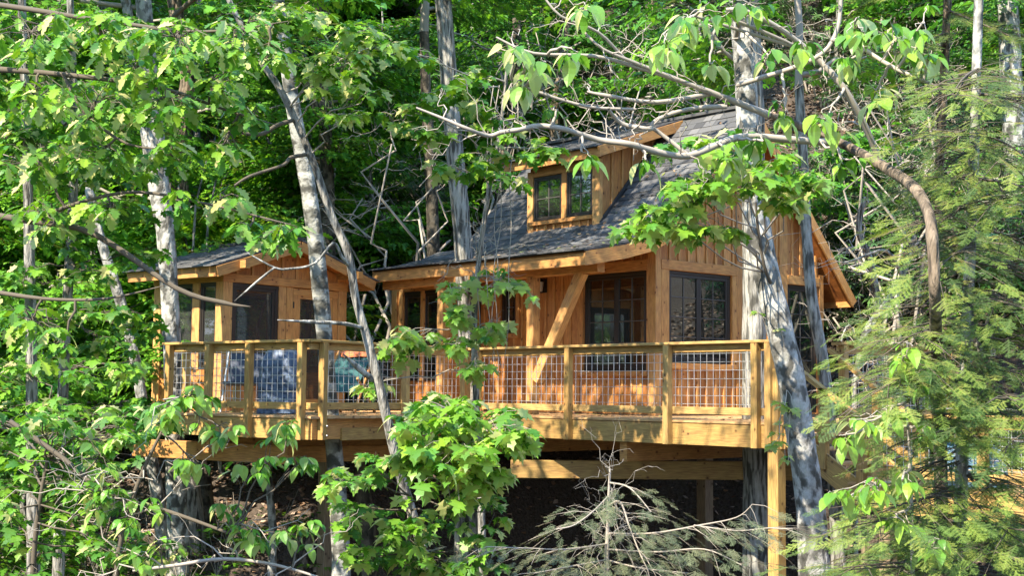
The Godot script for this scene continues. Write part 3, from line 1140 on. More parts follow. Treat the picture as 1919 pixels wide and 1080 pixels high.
	roof_slab("roof_felt", t, -3.44, -1.18, up_a.call([Vector2(0.01, 4.11), Vector2(-1.97, 4.80)]), 0.014, M["flashing"])
	shingles(t, -3.44, -1.18, [Vector2(0.01, 4.11), Vector2(-1.97, 4.80)], 20)
	timber("dormer_fascia", Vector3(-3.43, 4.035, 0.0), Vector3(-1.16, 4.035, 0.0), 0.035, 0.16, wood("beam"), t)
	for sx in [-1.18, -3.44]:
		timber("rake_fascia", Vector3(sx, 4.04, 0.015), Vector3(sx, 4.70, -1.9), 0.035, 0.16, wood("beam"), t)


func GF(x: float, y: float, z: float) -> Vector3:
	return Vector3(-4.73, 0, 4.45) + Basis(Vector3.UP, deg_to_rad(9.5)) * Vector3(x, y, z)


func build_garden_room() -> void:
	var t := thing("garden_room", "small timber room with low gabled roof and large glass panes at the deck's end", "garden room", Vector3(-4.73, 0, 4.45))
	t.rotation.y = deg_to_rad(9.5)
	var X := Vector3.RIGHT
	var Z := Vector3.BACK
	var ry := func(z: float) -> float: return 2.65 - absf(z + 1.2) * 0.315
	block("floor", Vector3(-1.8, -0.14, -2.7), Vector3(0.1, -0.004, 0.12), wood("board"), t)
	for p in [Vector2(-0.08, -0.08), Vector2(-0.08, -2.46), Vector2(-1.62, -0.08), Vector2(-1.62, -2.46)]:
		block("corner_post", Vector3(p.x - 0.09, -0.3, p.y - 0.09), Vector3(p.x + 0.09, 1.95, p.y + 0.09), wood("post"), t)
	# gable side: window, double mullion, door
	block("header", Vector3(-0.14, 1.952, -2.56), Vector3(0.02, 2.08, 0.02), wood("trim"), t)
	block("mullion", Vector3(-0.13, 0.0, -1.25), Vector3(0.0, 1.95, -1.10), wood("post"), t)
	block("mullion", Vector3(-0.13, 0.0, -1.40), Vector3(-0.005, 1.95, -1.262), wood("trim"), t)
	siding(t, "siding_board", "siding", Vector3(0, 0, 0), -Z, X, 0.17, 1.10, 0.0, func(_s: float) -> float: return 0.62, [], 0.155, 0.05, -0.02)
	window(t, Vector3(-0.02, 0, 0), -Z, X, 0.17, 1.10, 0.62, 1.95, 1, 1, 1, "window", 0.06, 0.03)
	window(t, Vector3(-0.02, 0, 0), -Z, X, 1.41, 2.37, 0.02, 1.94, 1, 1, 1, "door", 0.11, 0.03, "trim")
	block("door_hinge", Vector3(-0.02, 1.62, -1.415), Vector3(0.012, 1.72, -1.395), M["lamp_black"], t)
	siding(t, "gable_board", "siding", Vector3(0, 0, 0), -Z, X, -0.35, 2.75, 2.08, func(s: float) -> float: return ry.call(-s) - 0.08, [], 0.30, 0.04, 0.0, 0.05)
	# the side towards the viewer's left
	block("header", Vector3(-1.72, 1.953, -0.13), Vector3(-0.142, 2.09, 0.02), wood("trim"), t)
	siding(t, "siding_board", "siding", Vector3(0, 0, 0), -X, Z, 0.17, 1.53, 0.0, func(_s: float) -> float: return 0.62, [], 0.17, 0.05, -0.02)
	block("stud", Vector3(-0.75, 0.62, -0.12), Vector3(-0.57, 1.95, 0.0), wood("post"), t)
	window(t, Vector3(0, 0, -0.02), -X, Z, 0.17, 0.57, 0.62, 1.95, 1, 1, 1, "window", 0.03, 0.03)
	window(t, Vector3(0, 0, -0.02), -X, Z, 0.75, 1.53, 0.62, 1.95, 1, 1, 1, "window", 0.03, 0.03)
	siding(t, "siding_board", "siding", Vector3(0, 0, 0), -X, Z, 0.02, 1.7, 2.09, func(_s: float) -> float: return 2.22, [], 0.21, 0.03, -0.01)
	# the far sides
	block("header", Vector3(-1.72, 1.954, -2.56), Vector3(-0.142, 2.1, -2.42), wood("trim"), t)
	block("header", Vector3(-1.71, 1.951, -2.418), Vector3(-1.56, 2.085, -0.132), wood("trim"), t)
	window(t, Vector3(-1.68, 0, 0), -Z, -X, 0.17, 2.37, 0.62, 1.95, 2, 1, 1, "window", 0.05, 0.03)
	window(t, Vector3(0, 0, -2.52), -X, -Z, 0.17, 1.53, 0.62, 1.95, 2, 1, 1, "window", 0.05, 0.03)
	block("low_wall", Vector3(-1.70, 0, -2.37), Vector3(-1.64, 0.62, -0.17), wood("siding"), t)
	block("low_wall", Vector3(-1.53, 0, -2.54), Vector3(-0.17, 0.62, -2.48), wood("siding"), t)
	# roof
	for s in [1.0, -1.0]:
		var pr := [Vector2(-1.2 + 1.62 * s, 2.65 - 1.62 * 0.315), Vector2(-1.2, 2.65)]
		roof_slab("roof", t, -1.8, 0.36, pr, 0.06, wood("soffit"))
		var pf := [Vector2(-1.2 + 1.65 * s, 2.65 - 1.65 * 0.315 + 0.016), Vector2(-1.2, 2.666)]
		roof_slab("roof_felt", t, -1.82, 0.38, pf, 0.014, M["flashing"])
		shingles(t, -1.82, 0.385, [Vector2(-1.2 + 1.65 * s, 2.65 - 1.65 * 0.315), Vector2(-1.2, 2.65)], 60 if s > 0 else 20)
		for x in [0.375, -1.815]:
			timber("rake_fascia", Vector3(x, 2.65 - 1.63 * 0.315 - 0.085, -1.2 + 1.63 * s), Vector3(x, 2.65 - 0.085, -1.2), 0.03, 0.155, wood("beam"), t)
		timber("eave_fascia", Vector3(-1.8, 2.06, -1.2 + 1.63 * s), Vector3(0.36, 2.06, -1.2 + 1.63 * s), 0.03, 0.16, wood("beam"), t)
		timber("purlin", Vector3(-1.7, 2.19, -1.2 + 1.17 * s), Vector3(0.52, 2.19, -1.2 + 1.17 * s), 0.09, 0.12, wood("beam"), t)
	timber("ridge_cap", Vector3(-1.82, 2.685, -1.2), Vector3(0.385, 2.685, -1.2), 0.18, 0.04, M["shingle"][2], t)


# one straight run of railing from a to b (deck level), posts at the given metres, outward side out
func rail_run(t: Node3D, a: Vector3, b: Vector3, posts: Array, out: Vector3, rim_drop := 0.3, high := 0.96) -> void:
	var d := (b - a).normalized()
	var len := a.distance_to(b)
	var U := Vector3.UP
	for s: float in posts:
		timber("post", a + d * s + out * 0.045 - U * rim_drop, a + d * s + out * 0.045 + U * (high - 0.04), 0.09, 0.09, wood("pine"), t, out, false, 0.006)
	timber("cap_rail", a - d * 0.07 + U * (high - 0.02), b + d * 0.07 + U * (high - 0.02), 0.16, 0.036, wood("pine"), t, U, false, 0.006)
	timber("top_rail", a + U * (high - 0.085) - out * 0.021, b + U * (high - 0.085) - out * 0.021, 0.036, 0.09, wood("pine"), t)
	timber("bottom_rail", a + U * 0.12 - out * 0.021, b + U * 0.12 - out * 0.021, 0.036, 0.09, wood("pine"), t)
	var s := 0.0
	var ends: Array = posts.duplicate()
	ends.sort()
	for i in ends.size() - 1:
		var p0: float = ends[i] + 0.045
		var p1: float = ends[i + 1] - 0.045
		if p1 - p0 < 0.15:
			continue
		var m := MB.new()
		var z := -out * 0.021
		var n := int((p1 - p0) / 0.102)
		for k in n + 1:
			var q := p0 + 0.03 + k * 0.102
			if q < p1:
				m.bar(a + z + d * q + U * 0.165, a + z + d * q + U * (high - 0.13), 0.0062, 0.0062, d, 0.002)
		for k in 7:
			var y := 0.20 + k * 0.102
			m.bar(a + z + out * 0.006 + d * p0 + U * y, a + z + out * 0.006 + d * p1 + U * y, 0.0062, 0.0062, U, 0.002)
		part("wire_panel", m.done(), M["wire"], t, false)


func build_deck() -> void:
	var t := thing("deck", "raised timber deck of sawn boards on beams, wrapping round the cabin's front", "deck")
	var U := Vector3.UP
	var X := Vector3.RIGHT
	var Z := Vector3.BACK
	var k := 0
	# boards run along the front
	var z := 2.06
	while z > -1.7:
		var x0 := -1.84 + maxf(0.0, 0.0)
		var x1 := 3.92
		var lo := -5.5 if z < 1.95 else x0
		if z < 0.03:
			lo = 0.04
		var cut := lo + (x1 - lo) * rng.randf_range(0.35, 0.65)
		timber("board", Vector3(lo, -0.016, z - 0.07), Vector3(cut - 0.003, -0.016, z - 0.07), 0.138, 0.03, wood("board"), t)
		timber("board", Vector3(cut, -0.016, z - 0.07), Vector3(x1, -0.016, z - 0.07), 0.138, 0.03, wood("board"), t)
		z -= 0.143
	# the bay in front of the garden room, boards at a slight angle
	z = 1.56
	while z > -2.3:
		timber("board", GF(0.72 if z > 0.16 else 0.12, -0.022, z - 0.07), GF(3.72 - maxf(0.0, -z) * 0.05, -0.022, z - 0.07), 0.138, 0.03, wood("board"), t)
		z -= 0.143
	# rim boards
	timber("rim_board", Vector3(-1.84, -0.17, 2.03), Vector3(0.36, -0.17, 2.03), 0.04, 0.26, wood("rim"), t)
	timber("rim_board", Vector3(0.362, -0.17, 2.03), Vector3(3.9, -0.17, 2.03), 0.04, 0.26, wood("rim"), t)
	timber("rim_board", Vector3(3.9, -0.17, 2.01), Vector3(3.9, -0.17, -1.6), 0.04, 0.26, wood("rim"), t)
	timber("rim_board", GF(0.74, -0.17, 1.52), GF(2.2, -0.17, 1.52), 0.04, 0.26, wood("rim"), t)
	timber("rim_board", GF(2.202, -0.17, 1.52), GF(3.66, -0.17, 1.52), 0.04, 0.26, wood("rim"), t)
	var c1 := GF(3.66, 0, 1.50)
	var c2 := Vector3(-1.84, 0, 2.05)
	timber("rim_board", c1 - U * 0.17, c2 - U * 0.17, 0.04, 0.26, wood("beam"), t)
	var sb := (c2 - c1).normalized()
	var so := Vector3(-sb.z, 0, sb.x)
	timber("face_board", c1 + sb * 0.55 + so * 0.035 - U * 0.24, c1 + sb * 2.6 + so * 0.035 - U * 0.24, 0.03, 0.16, wood("rim"), t)
	timber("rim_board", GF(0.74, -0.17, 1.50), GF(0.74, -0.17, 0.15), 0.04, 0.26, wood("rim"), t)
	# joists
	for i in 11:
		var x := -1.4 + i * 0.5
		timber("joist", Vector3(x, -0.15, 1.99), Vector3(x, -0.15, -1.5 if x > 0.1 else 0.0), 0.04, 0.22, wood("beam"), t)
	for i in 7:
		var x := 0.95 + i * 0.42
		timber("joist", GF(x, -0.155, 1.48), GF(x, -0.155, -2.2), 0.04, 0.22, wood("beam"), t)
	# beams
	timber("beam", at(958, 879, 19.4), at(1500, 883, 18.95), 0.16, 0.25, wood("rim"), t, U, false, 0.008)
	timber("beam", at(256, 839, 20.25), at(548, 853, 18.25), 0.14, 0.25, wood("beam"), t, U, false, 0.008)
	timber("beam", at(520, 852, 18.45), at(745, 848, 20.0), 0.16, 0.22, wood("beam"), t, U, false, 0.008)
	timber("beam", Vector3(1.28, -0.43, 1.96), Vector3(1.28, -0.43, -3.5), 0.13, 0.25, wood("beam"), t, U, false, 0.008)
	timber("beam", Vector3(-1.5, -0.43, 1.7), Vector3(-1.5, -0.43, -3.5), 0.13, 0.25, wood("beam"), t, U, false, 0.008)
	timber("beam", GF(1.4, -0.42, 1.35), GF(1.4, -0.42, -2.6), 0.13, 0.24, wood("beam"), t, U, false, 0.008)
	# the posts that carry it
	var a := Vector3(3.80, 0, 2.02)
	timber("support_post", Vector3(a.x, ground(a.x, a.z) - 0.3, a.z), Vector3(a.x, 0.62, a.z), 0.15, 0.15, wood("rim"), t, Z, false, 0.008)
	var c := at(1420, 950, 18.75)
	timber("support_post", Vector3(c.x, ground(c.x, c.z) - 0.3, c.z), Vector3(c.x, -0.855, c.z), 0.28, 0.28, wood("weathered"), t, Z, false, 0.01)
	for q in [Vector3(-1.5, 0, -2.8), GF(1.4, 0, -0.9)]:
		timber("support_post", Vector3(q.x, ground(q.x, q.z) - 0.3, q.z), Vector3(q.x, -0.56, q.z), 0.2, 0.2, wood("weathered"), t, Z, false, 0.01)
	# bolts at the corner post's foot
	for y in [-0.13, -0.25]:
		var m := MB.new()
		var b := GF(3.66, y, 1.30) + X * 0.085
		m.tube(PackedVector3Array([b, b + X * 0.02, b + X * 0.021]), PackedFloat32Array([0.014, 0.014, 0.0]), 8)
		part("bolt", m.done(), M["bolt"], t, false)

	var r := thing("deck_railing", "pine post-and-cap railing with galvanised wire grid panels along the deck", "railing")
	rail_run(r, Vector3(-1.84, 0, 2.05), Vector3(3.92, 0, 2.05), [0.06, 0.31, 2.22, 4.01, 5.40, 5.60], Z)
	rail_run(r, GF(0.80, 0, 1.54), GF(3.66, 0, 1.54), [0.06, 0.92, 1.75, 2.76], GF(0, 0, 1) - GF(0, 0, 0))
	rail_run(r, c1 + so * 0.02 - sb * 0.04, c2 + so * 0.02, [0.18, 1.9, 3.3], so)
	rail_run(r, GF(0.78, 0, 1.50), GF(0.78, 0, 0.2), [0.3, 1.2], GF(-1, 0, 0) - GF(0, 0, 0))
	timber("cap_rail", Vector3(3.90, 0.942, 1.0), Vector3(3.90, 0.942, -1.5), 0.15, 0.036, wood("pine"), r)
	for zz in [0.9, -1.45]:
		timber("post", Vector3(3.93, -0.3, zz), Vector3(3.93, 0.92, zz), 0.09, 0.09, wood("pine"), r, X)
	timber("top_rail", Vector3(3.88, 0.87, 0.95), Vector3(3.88, 0.87, -1.5), 0.036, 0.09, wood("pine"), r)
	timber("bottom_rail", Vector3(3.88, 0.12, 0.85), Vector3(3.88, 0.12, -1.4), 0.036, 0.09, wood("pine"), r)
	var m2 := MB.new()
	for i in 23:
		m2.bar(Vector3(3.88, 0.165, 0.84 - i * 0.102), Vector3(3.88, 0.83, 0.84 - i * 0.102), 0.0062, 0.0062, X, 0.002)
	for i in 7:
		m2.bar(Vector3(3.886, 0.2 + i * 0.102, 0.85), Vector3(3.886, 0.2 + i * 0.102, -1.4), 0.0062, 0.0062, U, 0.002)
	part("wire_panel", m2.done(), M["wire"], r, false)

	# stairs down to the walkway
	var s := thing("staircase", "short pine stair with sloping handrails at the deck's right end", "stairs", Vector3(3.92, -0.62, 1.5))
	for zz in [0.98, 2.0]:
		timber("stringer", Vector3(3.94, -0.12, zz), Vector3(4.95, -0.78, zz), 0.04, 0.26, wood("pine"), s, U, true)
		timber("handrail", Vector3(3.80 if zz < 1.5 else 3.72, 0.86, zz), Vector3(5.0, 0.02, zz), 0.09, 0.05, wood("pine"), s, U, true)
		timber("lower_rail", Vector3(3.95, 0.10 + 0.12, zz), Vector3(5.0, -0.46, zz), 0.036, 0.09, wood("pine"), s, U, true)
		timber("post", Vector3(4.45, -0.5, zz), Vector3(4.45, 0.40, zz), 0.09, 0.09, wood("pine"), s, X, true)
	for i in 4:
		timber("tread", Vector3(4.06 + i * 0.22, -0.13 - i * 0.155, 0.99), Vector3(4.06 + i * 0.22, -0.13 - i * 0.155, 1.99), 0.24, 0.036, wood("board"), s, U, true)

	# the lower walkway leading away to the right
	var w := thing("walkway", "lower timber walkway leading right from the stair, mostly behind hemlock boughs", "walkway", Vector3(6.8, -0.62, 1.5))
	for i in 34:
		var x := 4.9 + i * 0.143
		timber("board", Vector3(x, -0.636, 0.9), Vector3(x, -0.636, 2.1), 0.138, 0.03, wood("board"), w, U, true)
	for zz in [0.98, 2.06]:
		timber("beam", Vector3(4.85, -0.79, zz), Vector3(9.8, -0.79, zz), 0.06, 0.27, wood("rim"), w, U, true)
	for x in [5.2, 7.0, 8.8]:
		for zz in [1.1, 1.9]:
			timber("support_post", Vector3(x, ground(x, zz) - 0.3, zz), Vector3(x, -0.93, zz), 0.14, 0.14, wood("weathered"), w, Z, true)
	timber("brace", Vector3(7.55, -1.7, 2.0), Vector3(7.05, -0.93, 2.0), 0.1, 0.12, wood("rim"), w, U, true)
	var q := thing("walkway_railing", "pine railing with wire panels along the lower walkway, behind hemlock", "railing", Vector3(6.8, -0.62, 2.05))
	for zz in [2.05, 0.95]:
		var o := Z if zz > 1.5 else -Z
		var hold := Node3D.new()
		rail_run(q, Vector3(4.95, -0.62, zz) - q.position, Vector3(9.8, -0.62, zz) - q.position, [0.06, 0.26, 1.5, 2.6, 3.7, 4.8], o, 0.25, 0.74)
		hold.free()


# ---------------------------------------------------------------- things on the deck
func lathe(m: MB, base: Vector3, prof: Array, sides := 14, wob := 0.0) -> void:
	for i in prof.size() - 1:
		var p: Vector2 = prof[i]
		var q: Vector2 = prof[i + 1]
		for k in sides:
			var a0 := TAU * k / sides
			var a1 := TAU * (k + 1) / sides
			var f0 := 1.0 + wob * sin(a0 * 5.0 + p.y * 9.0)
			var f1 := 1.0 + wob * sin(a1 * 5.0 + p.y * 9.0)
			var g0 := 1.0 + wob * sin(a0 * 5.0 + q.y * 9.0)
			var g1 := 1.0 + wob * sin(a1 * 5.0 + q.y * 9.0)
			var nm := Vector3(cos((a0 + a1) / 2), (p.x - q.x) / maxf(q.y - p.y, 0.01) * 0.5, sin((a0 + a1) / 2)).normalized()
			m.quad(base + Vector3(cos(a0) * p.x * f0, p.y, sin(a0) * p.x * f0), base + Vector3(cos(a1) * p.x * f1, p.y, sin(a1) * p.x * f1), base + Vector3(cos(a1) * q.x * g1, q.y, sin(a1) * q.x * g1), base + Vector3(cos(a0) * q.x * g0, q.y, sin(a0) * q.x * g0), nm)


# a loose cloth cover: a rounded box with hanging folds
func cover(w: float, d: float, h: float, folds: float) -> ArrayMesh:
	var m := MB.new()
	var n := 40
	var rows := 12
	var rings := []
	for j in rows + 1:
		var t := float(j) / rows
		var ring := []
		for k in n:
			var an := TAU * k / n
			var c := cos(an)
			var s := sin(an)
			var e := pow(pow(absf(c), 4.0) + pow(absf(s), 4.0), -0.25)
			var shrink := 1.0 - 0.35 * pow(t, 6.0) - 0.08 * t
			var wob := 1.0 + folds * sin(an * 9.0 + 2.0 * sin(an * 3.0)) * (1.0 - t) + noise.get_noise_3d(c * 40, t * 60, s * 40) * 0.09
			ring.append(Vector3(c * e * w * 0.5 * shrink * wob, h * (1.0 - pow(1.0 - t, 1.0)) + noise.get_noise_2d(an * 30, t * 40) * 0.02, s * e * d * 0.5 * shrink * wob))
		rings.append(ring)
	for j in rows:
		for k in n:
			var a: Vector3 = rings[j][k]
			var b: Vector3 = rings[j][(k + 1) % n]
			var c: Vector3 = rings[j + 1][(k + 1) % n]
			var e: Vector3 = rings[j + 1][k]
			var nm := (b - a).cross(e - a).normalized()
			if nm.dot(Vector3(a.x, h * 0.2, a.z)) < 0.0:
				nm = -nm
			m.quad(a, b, c, e, nm)
	var top: Vector3 = Vector3(0, h + 0.02, 0)
	for k in n:
		m.tri(rings[rows][k], rings[rows][(k + 1) % n], top, Vector3.UP)
	return m.done()


func build_things() -> void:
	# a covered barbecue on the bay deck
	var g := at(527, 770, 18.95)
	g.y = 0.0
	var t := thing("covered_barbecue", "barbecue under a rumpled blue-grey cloth cover behind the railing's left bay", "barbecue", g)
	t.rotation.y = 0.5
	part("cover", cover(0.62, 0.5, 0.86, 0.035), M["cover"], t, false)
	for x in [-0.22, 0.22]:
		for z in [-0.16, 0.16]:
			timber("leg", Vector3(x, 0.0, z), Vector3(x, 0.12, z), 0.04, 0.04, M["lamp_black"], t)
	# a navy folding chair beside it
	g = at(455, 776, 19.5)
	g.y = 0.0
	t = thing("folding_chair", "dark navy folding chair standing left of the covered barbecue", "chair", g)
	t.rotation.y = 0.9
	extruded("backrest", PackedVector3Array([Vector3(-0.25, 0.42, -0.2), Vector3(0.25, 0.42, -0.2), Vector3(0.24, 0.84, -0.34), Vector3(-0.24, 0.84, -0.34)]), Vector3(0, 0.3, 0.95).normalized(), 0.03, Vector3.UP, M["navy"], t)
	extruded("seat", PackedVector3Array([Vector3(-0.25, 0.40, -0.2), Vector3(0.25, 0.40, -0.2), Vector3(0.25, 0.43, 0.25), Vector3(-0.25, 0.43, 0.25)]), Vector3.UP, 0.03, Vector3.BACK, M["navy"], t)
	for x in [-0.27, 0.27]:
		timber("leg", Vector3(x, 0.0, 0.24), Vector3(x, 0.86, -0.36), 0.022, 0.022, M["wire"], t)
		timber("leg", Vector3(x, 0.0, -0.28), Vector3(x, 0.58, 0.24), 0.022, 0.022, M["wire"], t)
	# a teal deck chair with an orange pillow
	g = at(648, 776, 20.3)
	g.y = 0.0
	t = thing("deck_chair", "teal sling deck chair with an orange head pillow behind the railing", "chair", g)
	t.rotation.y = 0.6
	extruded("sling", PackedVector3Array([Vector3(-0.26, 0.30, 0.3), Vector3(0.26, 0.30, 0.3), Vector3(0.26, 0.86, -0.35), Vector3(-0.26, 0.86, -0.35)]), Vector3(0, 0.75, 0.65).normalized(), 0.012, Vector3.UP, M["teal"], t)
	part("pillow", cover(0.42, 0.15, 0.10, 0.01), M["orange"], t, false).position = Vector3(0, 0.82, -0.32)
	for x in [-0.29, 0.29]:
		timber("frame_bar", Vector3(x, 0.0, 0.42), Vector3(x, 0.9, -0.42), 0.03, 0.04, wood("trim"), t, Vector3(0, 0.7, 0.7))
		timber("frame_bar", Vector3(x * 0.93, 0.0, -0.5), Vector3(x * 0.93, 0.5, 0.25), 0.03, 0.04, wood("trim"), t, Vector3(0, 0.7, 0.7))
	# the lantern on the front wall
	t = thing("wall_lantern", "small black lantern fixed to the front wall beside the casement window", "wall lamp", Vector3(-2.40, 2.02, 0.0))
	block("back_plate", Vector3(-0.06, -0.11, 0.012), Vector3(0.06, 0.11, 0.03), M["lamp_black"], t)
	timber("arm", Vector3(0, 0.07, 0.03), Vector3(0, 0.09, 0.13), 0.025, 0.025, M["lamp_black"], t)
	var m := MB.new()
	lathe(m, Vector3(0, -0.10, 0.12), [Vector2(0.045, 0.0), Vector2(0.06, 0.15), Vector2(0.058, 0.155)], 8)
	part("lamp_glass", m.done(), M["lamp_glass"], t, false)
	m = MB.new()
	lathe(m, Vector3(0, 0.055, 0.12), [Vector2(0.085, 0.0), Vector2(0.03, 0.06), Vector2(0.0, 0.075)], 8)
	lathe(m, Vector3(0, -0.115, 0.12), [Vector2(0.0, -0.01), Vector2(0.05, 0.0), Vector2(0.05, 0.016)], 8)
	part("cap", m.done(), M["lamp_black"], t, false)
	# curtains in the corner window
	for e in [[0.72, "pale curtain hanging in the corner window, the one nearer the corner post"], [1.52, "pale curtain hanging in the corner window, the one nearer the grey tree"]]:
		t = thing("curtain", e[1], "curtain", Vector3(-0.30, 0.5, -e[0]), "curtains in the corner window")
		m = MB.new()
		var prev := Vector3.ZERO
		for k in 17:
			var p := Vector3(sin(k * 1.5) * 0.025, 0, -0.13 + 0.26 * k / 16.0)
			if k:
				var nm := (p - prev).cross(Vector3.UP).normalized()
				m.quad(prev, p, p + Vector3(0, 1.62, 0), prev + Vector3(0, 1.62, 0), nm)
			prev = p
		part("cloth", m.done(), M["curtain"], t, false)
		m = MB.new()
		m.tube(PackedVector3Array([Vector3(0, 1.63, -0.2), Vector3(0, 1.63, 0.2)]), PackedFloat32Array([0.011, 0.011]), 8)
		part("rod", m.done(), M["lamp_black"], t, false)
	# a blue bundle and a terracotta pot on the walkway
	t = thing("blue_bundle", "blue tarpaulin bundle on the lower walkway, half hidden by hemlock boughs", "bundle", Vector3(6.0, -0.62, 1.6))
	t.rotation.y = 0.7
	part("tarpaulin", cover(0.75, 0.5, 0.46, 0.05), M["tarp"], t, false)
	m = MB.new()
	var cord := PackedVector3Array()
	var cr := PackedFloat32Array()
	for k in 21:
		var an := TAU * k / 20.0
		var e := pow(pow(absf(cos(an)), 4.0) + pow(absf(sin(an)), 4.0), -0.25)
		cord.append(Vector3(cos(an) * e * 0.385, 0.2 + 0.02 * sin(an * 3), sin(an) * e * 0.26))
		cr.append(0.008)
	m.tube(cord, cr, 5)
	part("cord", m.done(), M["twig_pale"], t, false)
	var pp := at(1617, 846, 15.1)
	t = thing("terracotta_lantern", "small flared terracotta lantern by the railing posts below the stair", "lantern", pp)
	m = MB.new()
	lathe(m, Vector3.ZERO, [Vector2(0.10, 0.0), Vector2(0.095, 0.02), Vector2(0.06, 0.16), Vector2(0.04, 0.2)], 10)
	part("body", m.done(), M["terracotta"], t, false)
	m = MB.new()
	lathe(m, Vector3(0, 0.2, 0), [Vector2(0.06, 0.0), Vector2(0.02, 0.05), Vector2(0.0, 0.055)], 10)
	part("lid", m.done(), M["terracotta"], t, false)
	timber("stand", Vector3(0, ground(pp.x, pp.z) - pp.y - 0.1, 0), Vector3(0, 0.0, 0), 0.05, 0.05, wood("weathered"), t)


# ---------------------------------------------------------------- plants
func tree(called: String, label: String, category: String, knots: Array, mat: String, group := "", sides := 12, rough := 0.05) -> Node3D:
	var p := path(knots)
	var pts: PackedVector3Array = p[0]
	var r: PackedFloat32Array = p[1]
	# down into the ground
	var e := pts[-1]
	var g := ground(e.x, e.z) - 0.3
	if e.y > g:
		pts.append(Vector3(e.x, lerpf(e.y, g, 0.6), e.z))
		r.append(r[-1] * 1.06)
		pts.append(Vector3(e.x, g, e.z))
		r.append(r[-1] * 1.35)
	var o := thing(called, label, category, Vector3(e.x, g + 0.3, e.z), group)
	var m := MB.new()
	m.tube(pts, r, sides, rough, rng)
	part("trunk", m.done(), M[mat], o)
	o.set_meta("skel", pts)
	o.set_meta("top_radius", r[0])
	return o


# knots of radius in pixels of the frame, turned into metres at their distance
func px(knots: Array) -> Array:
	var o := []
	for k in knots:
		o.append([k[0], k[1], k[2], k[3] * k[2] / LENS])
	return o


func crown_above(o: Node3D, top: Vector3, spread: float, count: int, spray: String, tints: String, size := 0.75) -> void:
	var r: float = o.get_meta("top_radius")
	var where := []
	var m := MB.new()
	for k in count / 22:
		var from := top + Vector3(0, rng.randf_range(-1.0, 3.5), 0)
		var an := rng.randf() * TAU
		var tip := from + Vector3(cos(an), rng.randf_range(0.1, 0.7), sin(an)) * spread * rng.randf_range(0.5, 1.0)
		var b := crooked(from, tip, 0.04, 0.008, 0.06, 5)
		m.tube(b[0], b[1], 4)
		for j in 22:
			var p := from.lerp(tip, rng.randf_range(0.3, 1.05)) + Vector3(rng.randf_range(-1, 1), rng.randf_range(-0.3, 0.2), rng.randf_range(-1, 1)) * 0.55
			var da := an + rng.randf_range(-1.2, 1.2)
			where.append(leaf_frame(p, Vector3(cos(da), -0.2, sin(da)), Vector3(rng.randf_range(-0.3, 0.3), 1, rng.randf_range(-0.3, 0.3)), size * rng.randf_range(0.7, 1.25)))
	# the stem goes on up through its crown
	var b2 := crooked(top, top + (top - (o.get_meta("skel") as PackedVector3Array)[3]).normalized() * 4.5, r, r * 0.3, 0.02, 6)
	m.tube(b2[0], b2[1], 7)
	part("branches", m.done(), M["twig"], o).set_meta("kind", "stuff")
	scatter("crown", L[spray], where, M["leaf"], tints, o)


func hemlock_boughs(o: Node3D, boughs: Array, tints: String, size: float, dens := 1.0, twig := "twig_pale") -> void:
	var where := []
	for b in boughs:
		var p := path(px(b), 6)
		var pts: PackedVector3Array = p[0]
		var m := MB.new()
		m.tube(pts, p[1], 5)
		for i in range(1, pts.size()):
			var d := (pts[i] - pts[i - 1])
			var ln := d.length()
			d = d.normalized()
			var flat := Vector3(d.x, 0, d.z).normalized()
			var side := flat.cross(Vector3.UP)
			var cnt := maxi(1, int(ln * 13.0 * dens))
			for j in cnt:
				var q := pts[i - 1].lerp(pts[i], (j + rng.randf()) / cnt)
				var s := 1.0 if rng.randf() < 0.5 else -1.0
				var reach := rng.randf_range(0.0, 0.45)
				var dir := (flat * rng.randf_range(0.3, 1.0) + side * s * rng.randf_range(0.2, 1.0) + Vector3(0, rng.randf_range(-0.5, 0.02), 0)).normalized()
				var e := q + dir * reach
				if reach > 0.2 and j % 4 == 0:
					m.tube(PackedVector3Array([q, q.lerp(e, 0.5) + Vector3(0, 0.02, 0), e]), PackedFloat32Array([0.0035, 0.003, 0.0015]), 3)
				where.append(leaf_frame(e, dir + Vector3(0, -0.15, 0), Vector3(rng.randf_range(-0.5, 0.5), 1, rng.randf_range(-0.5, 0.5)) + Vector3(0.12, 0, 0.12), size * rng.randf_range(0.6, 1.2)))
		part("bough", m.done(), M[twig], o)
	scatter("needles", L["hemlock"], where, M["needle"], tints, o)


# bare crooked twigs that fork from the points of a limb
func bare_twigs(o: Node3D, from: PackedVector3Array, count: int, reach: float, r0: float, mat: String, called := "twigs") -> void:
	var m := MB.new()
	for k in count:
		var a := from[rng.randi() % from.size()]
		var d := Vector3(rng.randf_range(-1, 1), rng.randf_range(-0.6, 0.9), rng.randf_range(-1, 1)).normalized()
		var l := reach * rng.randf_range(0.4, 1.0)
		var b := crooked(a, a + d * l, r0, r0 * 0.35, 0.10, 6)
		m.tube(b[0], b[1], 4)
		for j in 3:
			var q: Vector3 = (b[0] as PackedVector3Array)[rng.randi_range(2, 6)]
			var e := q + (d + Vector3(rng.randf_range(-1, 1), rng.randf_range(-1, 1), rng.randf_range(-1, 1)) * 0.9).normalized() * l * rng.randf_range(0.2, 0.45)
			var b2 := crooked(q, e, r0 * 0.45, r0 * 0.2, 0.12, 4)
			m.tube(b2[0], b2[1], 3)
	part(called, m.done(), M[mat], o).set_meta("kind", "stuff")


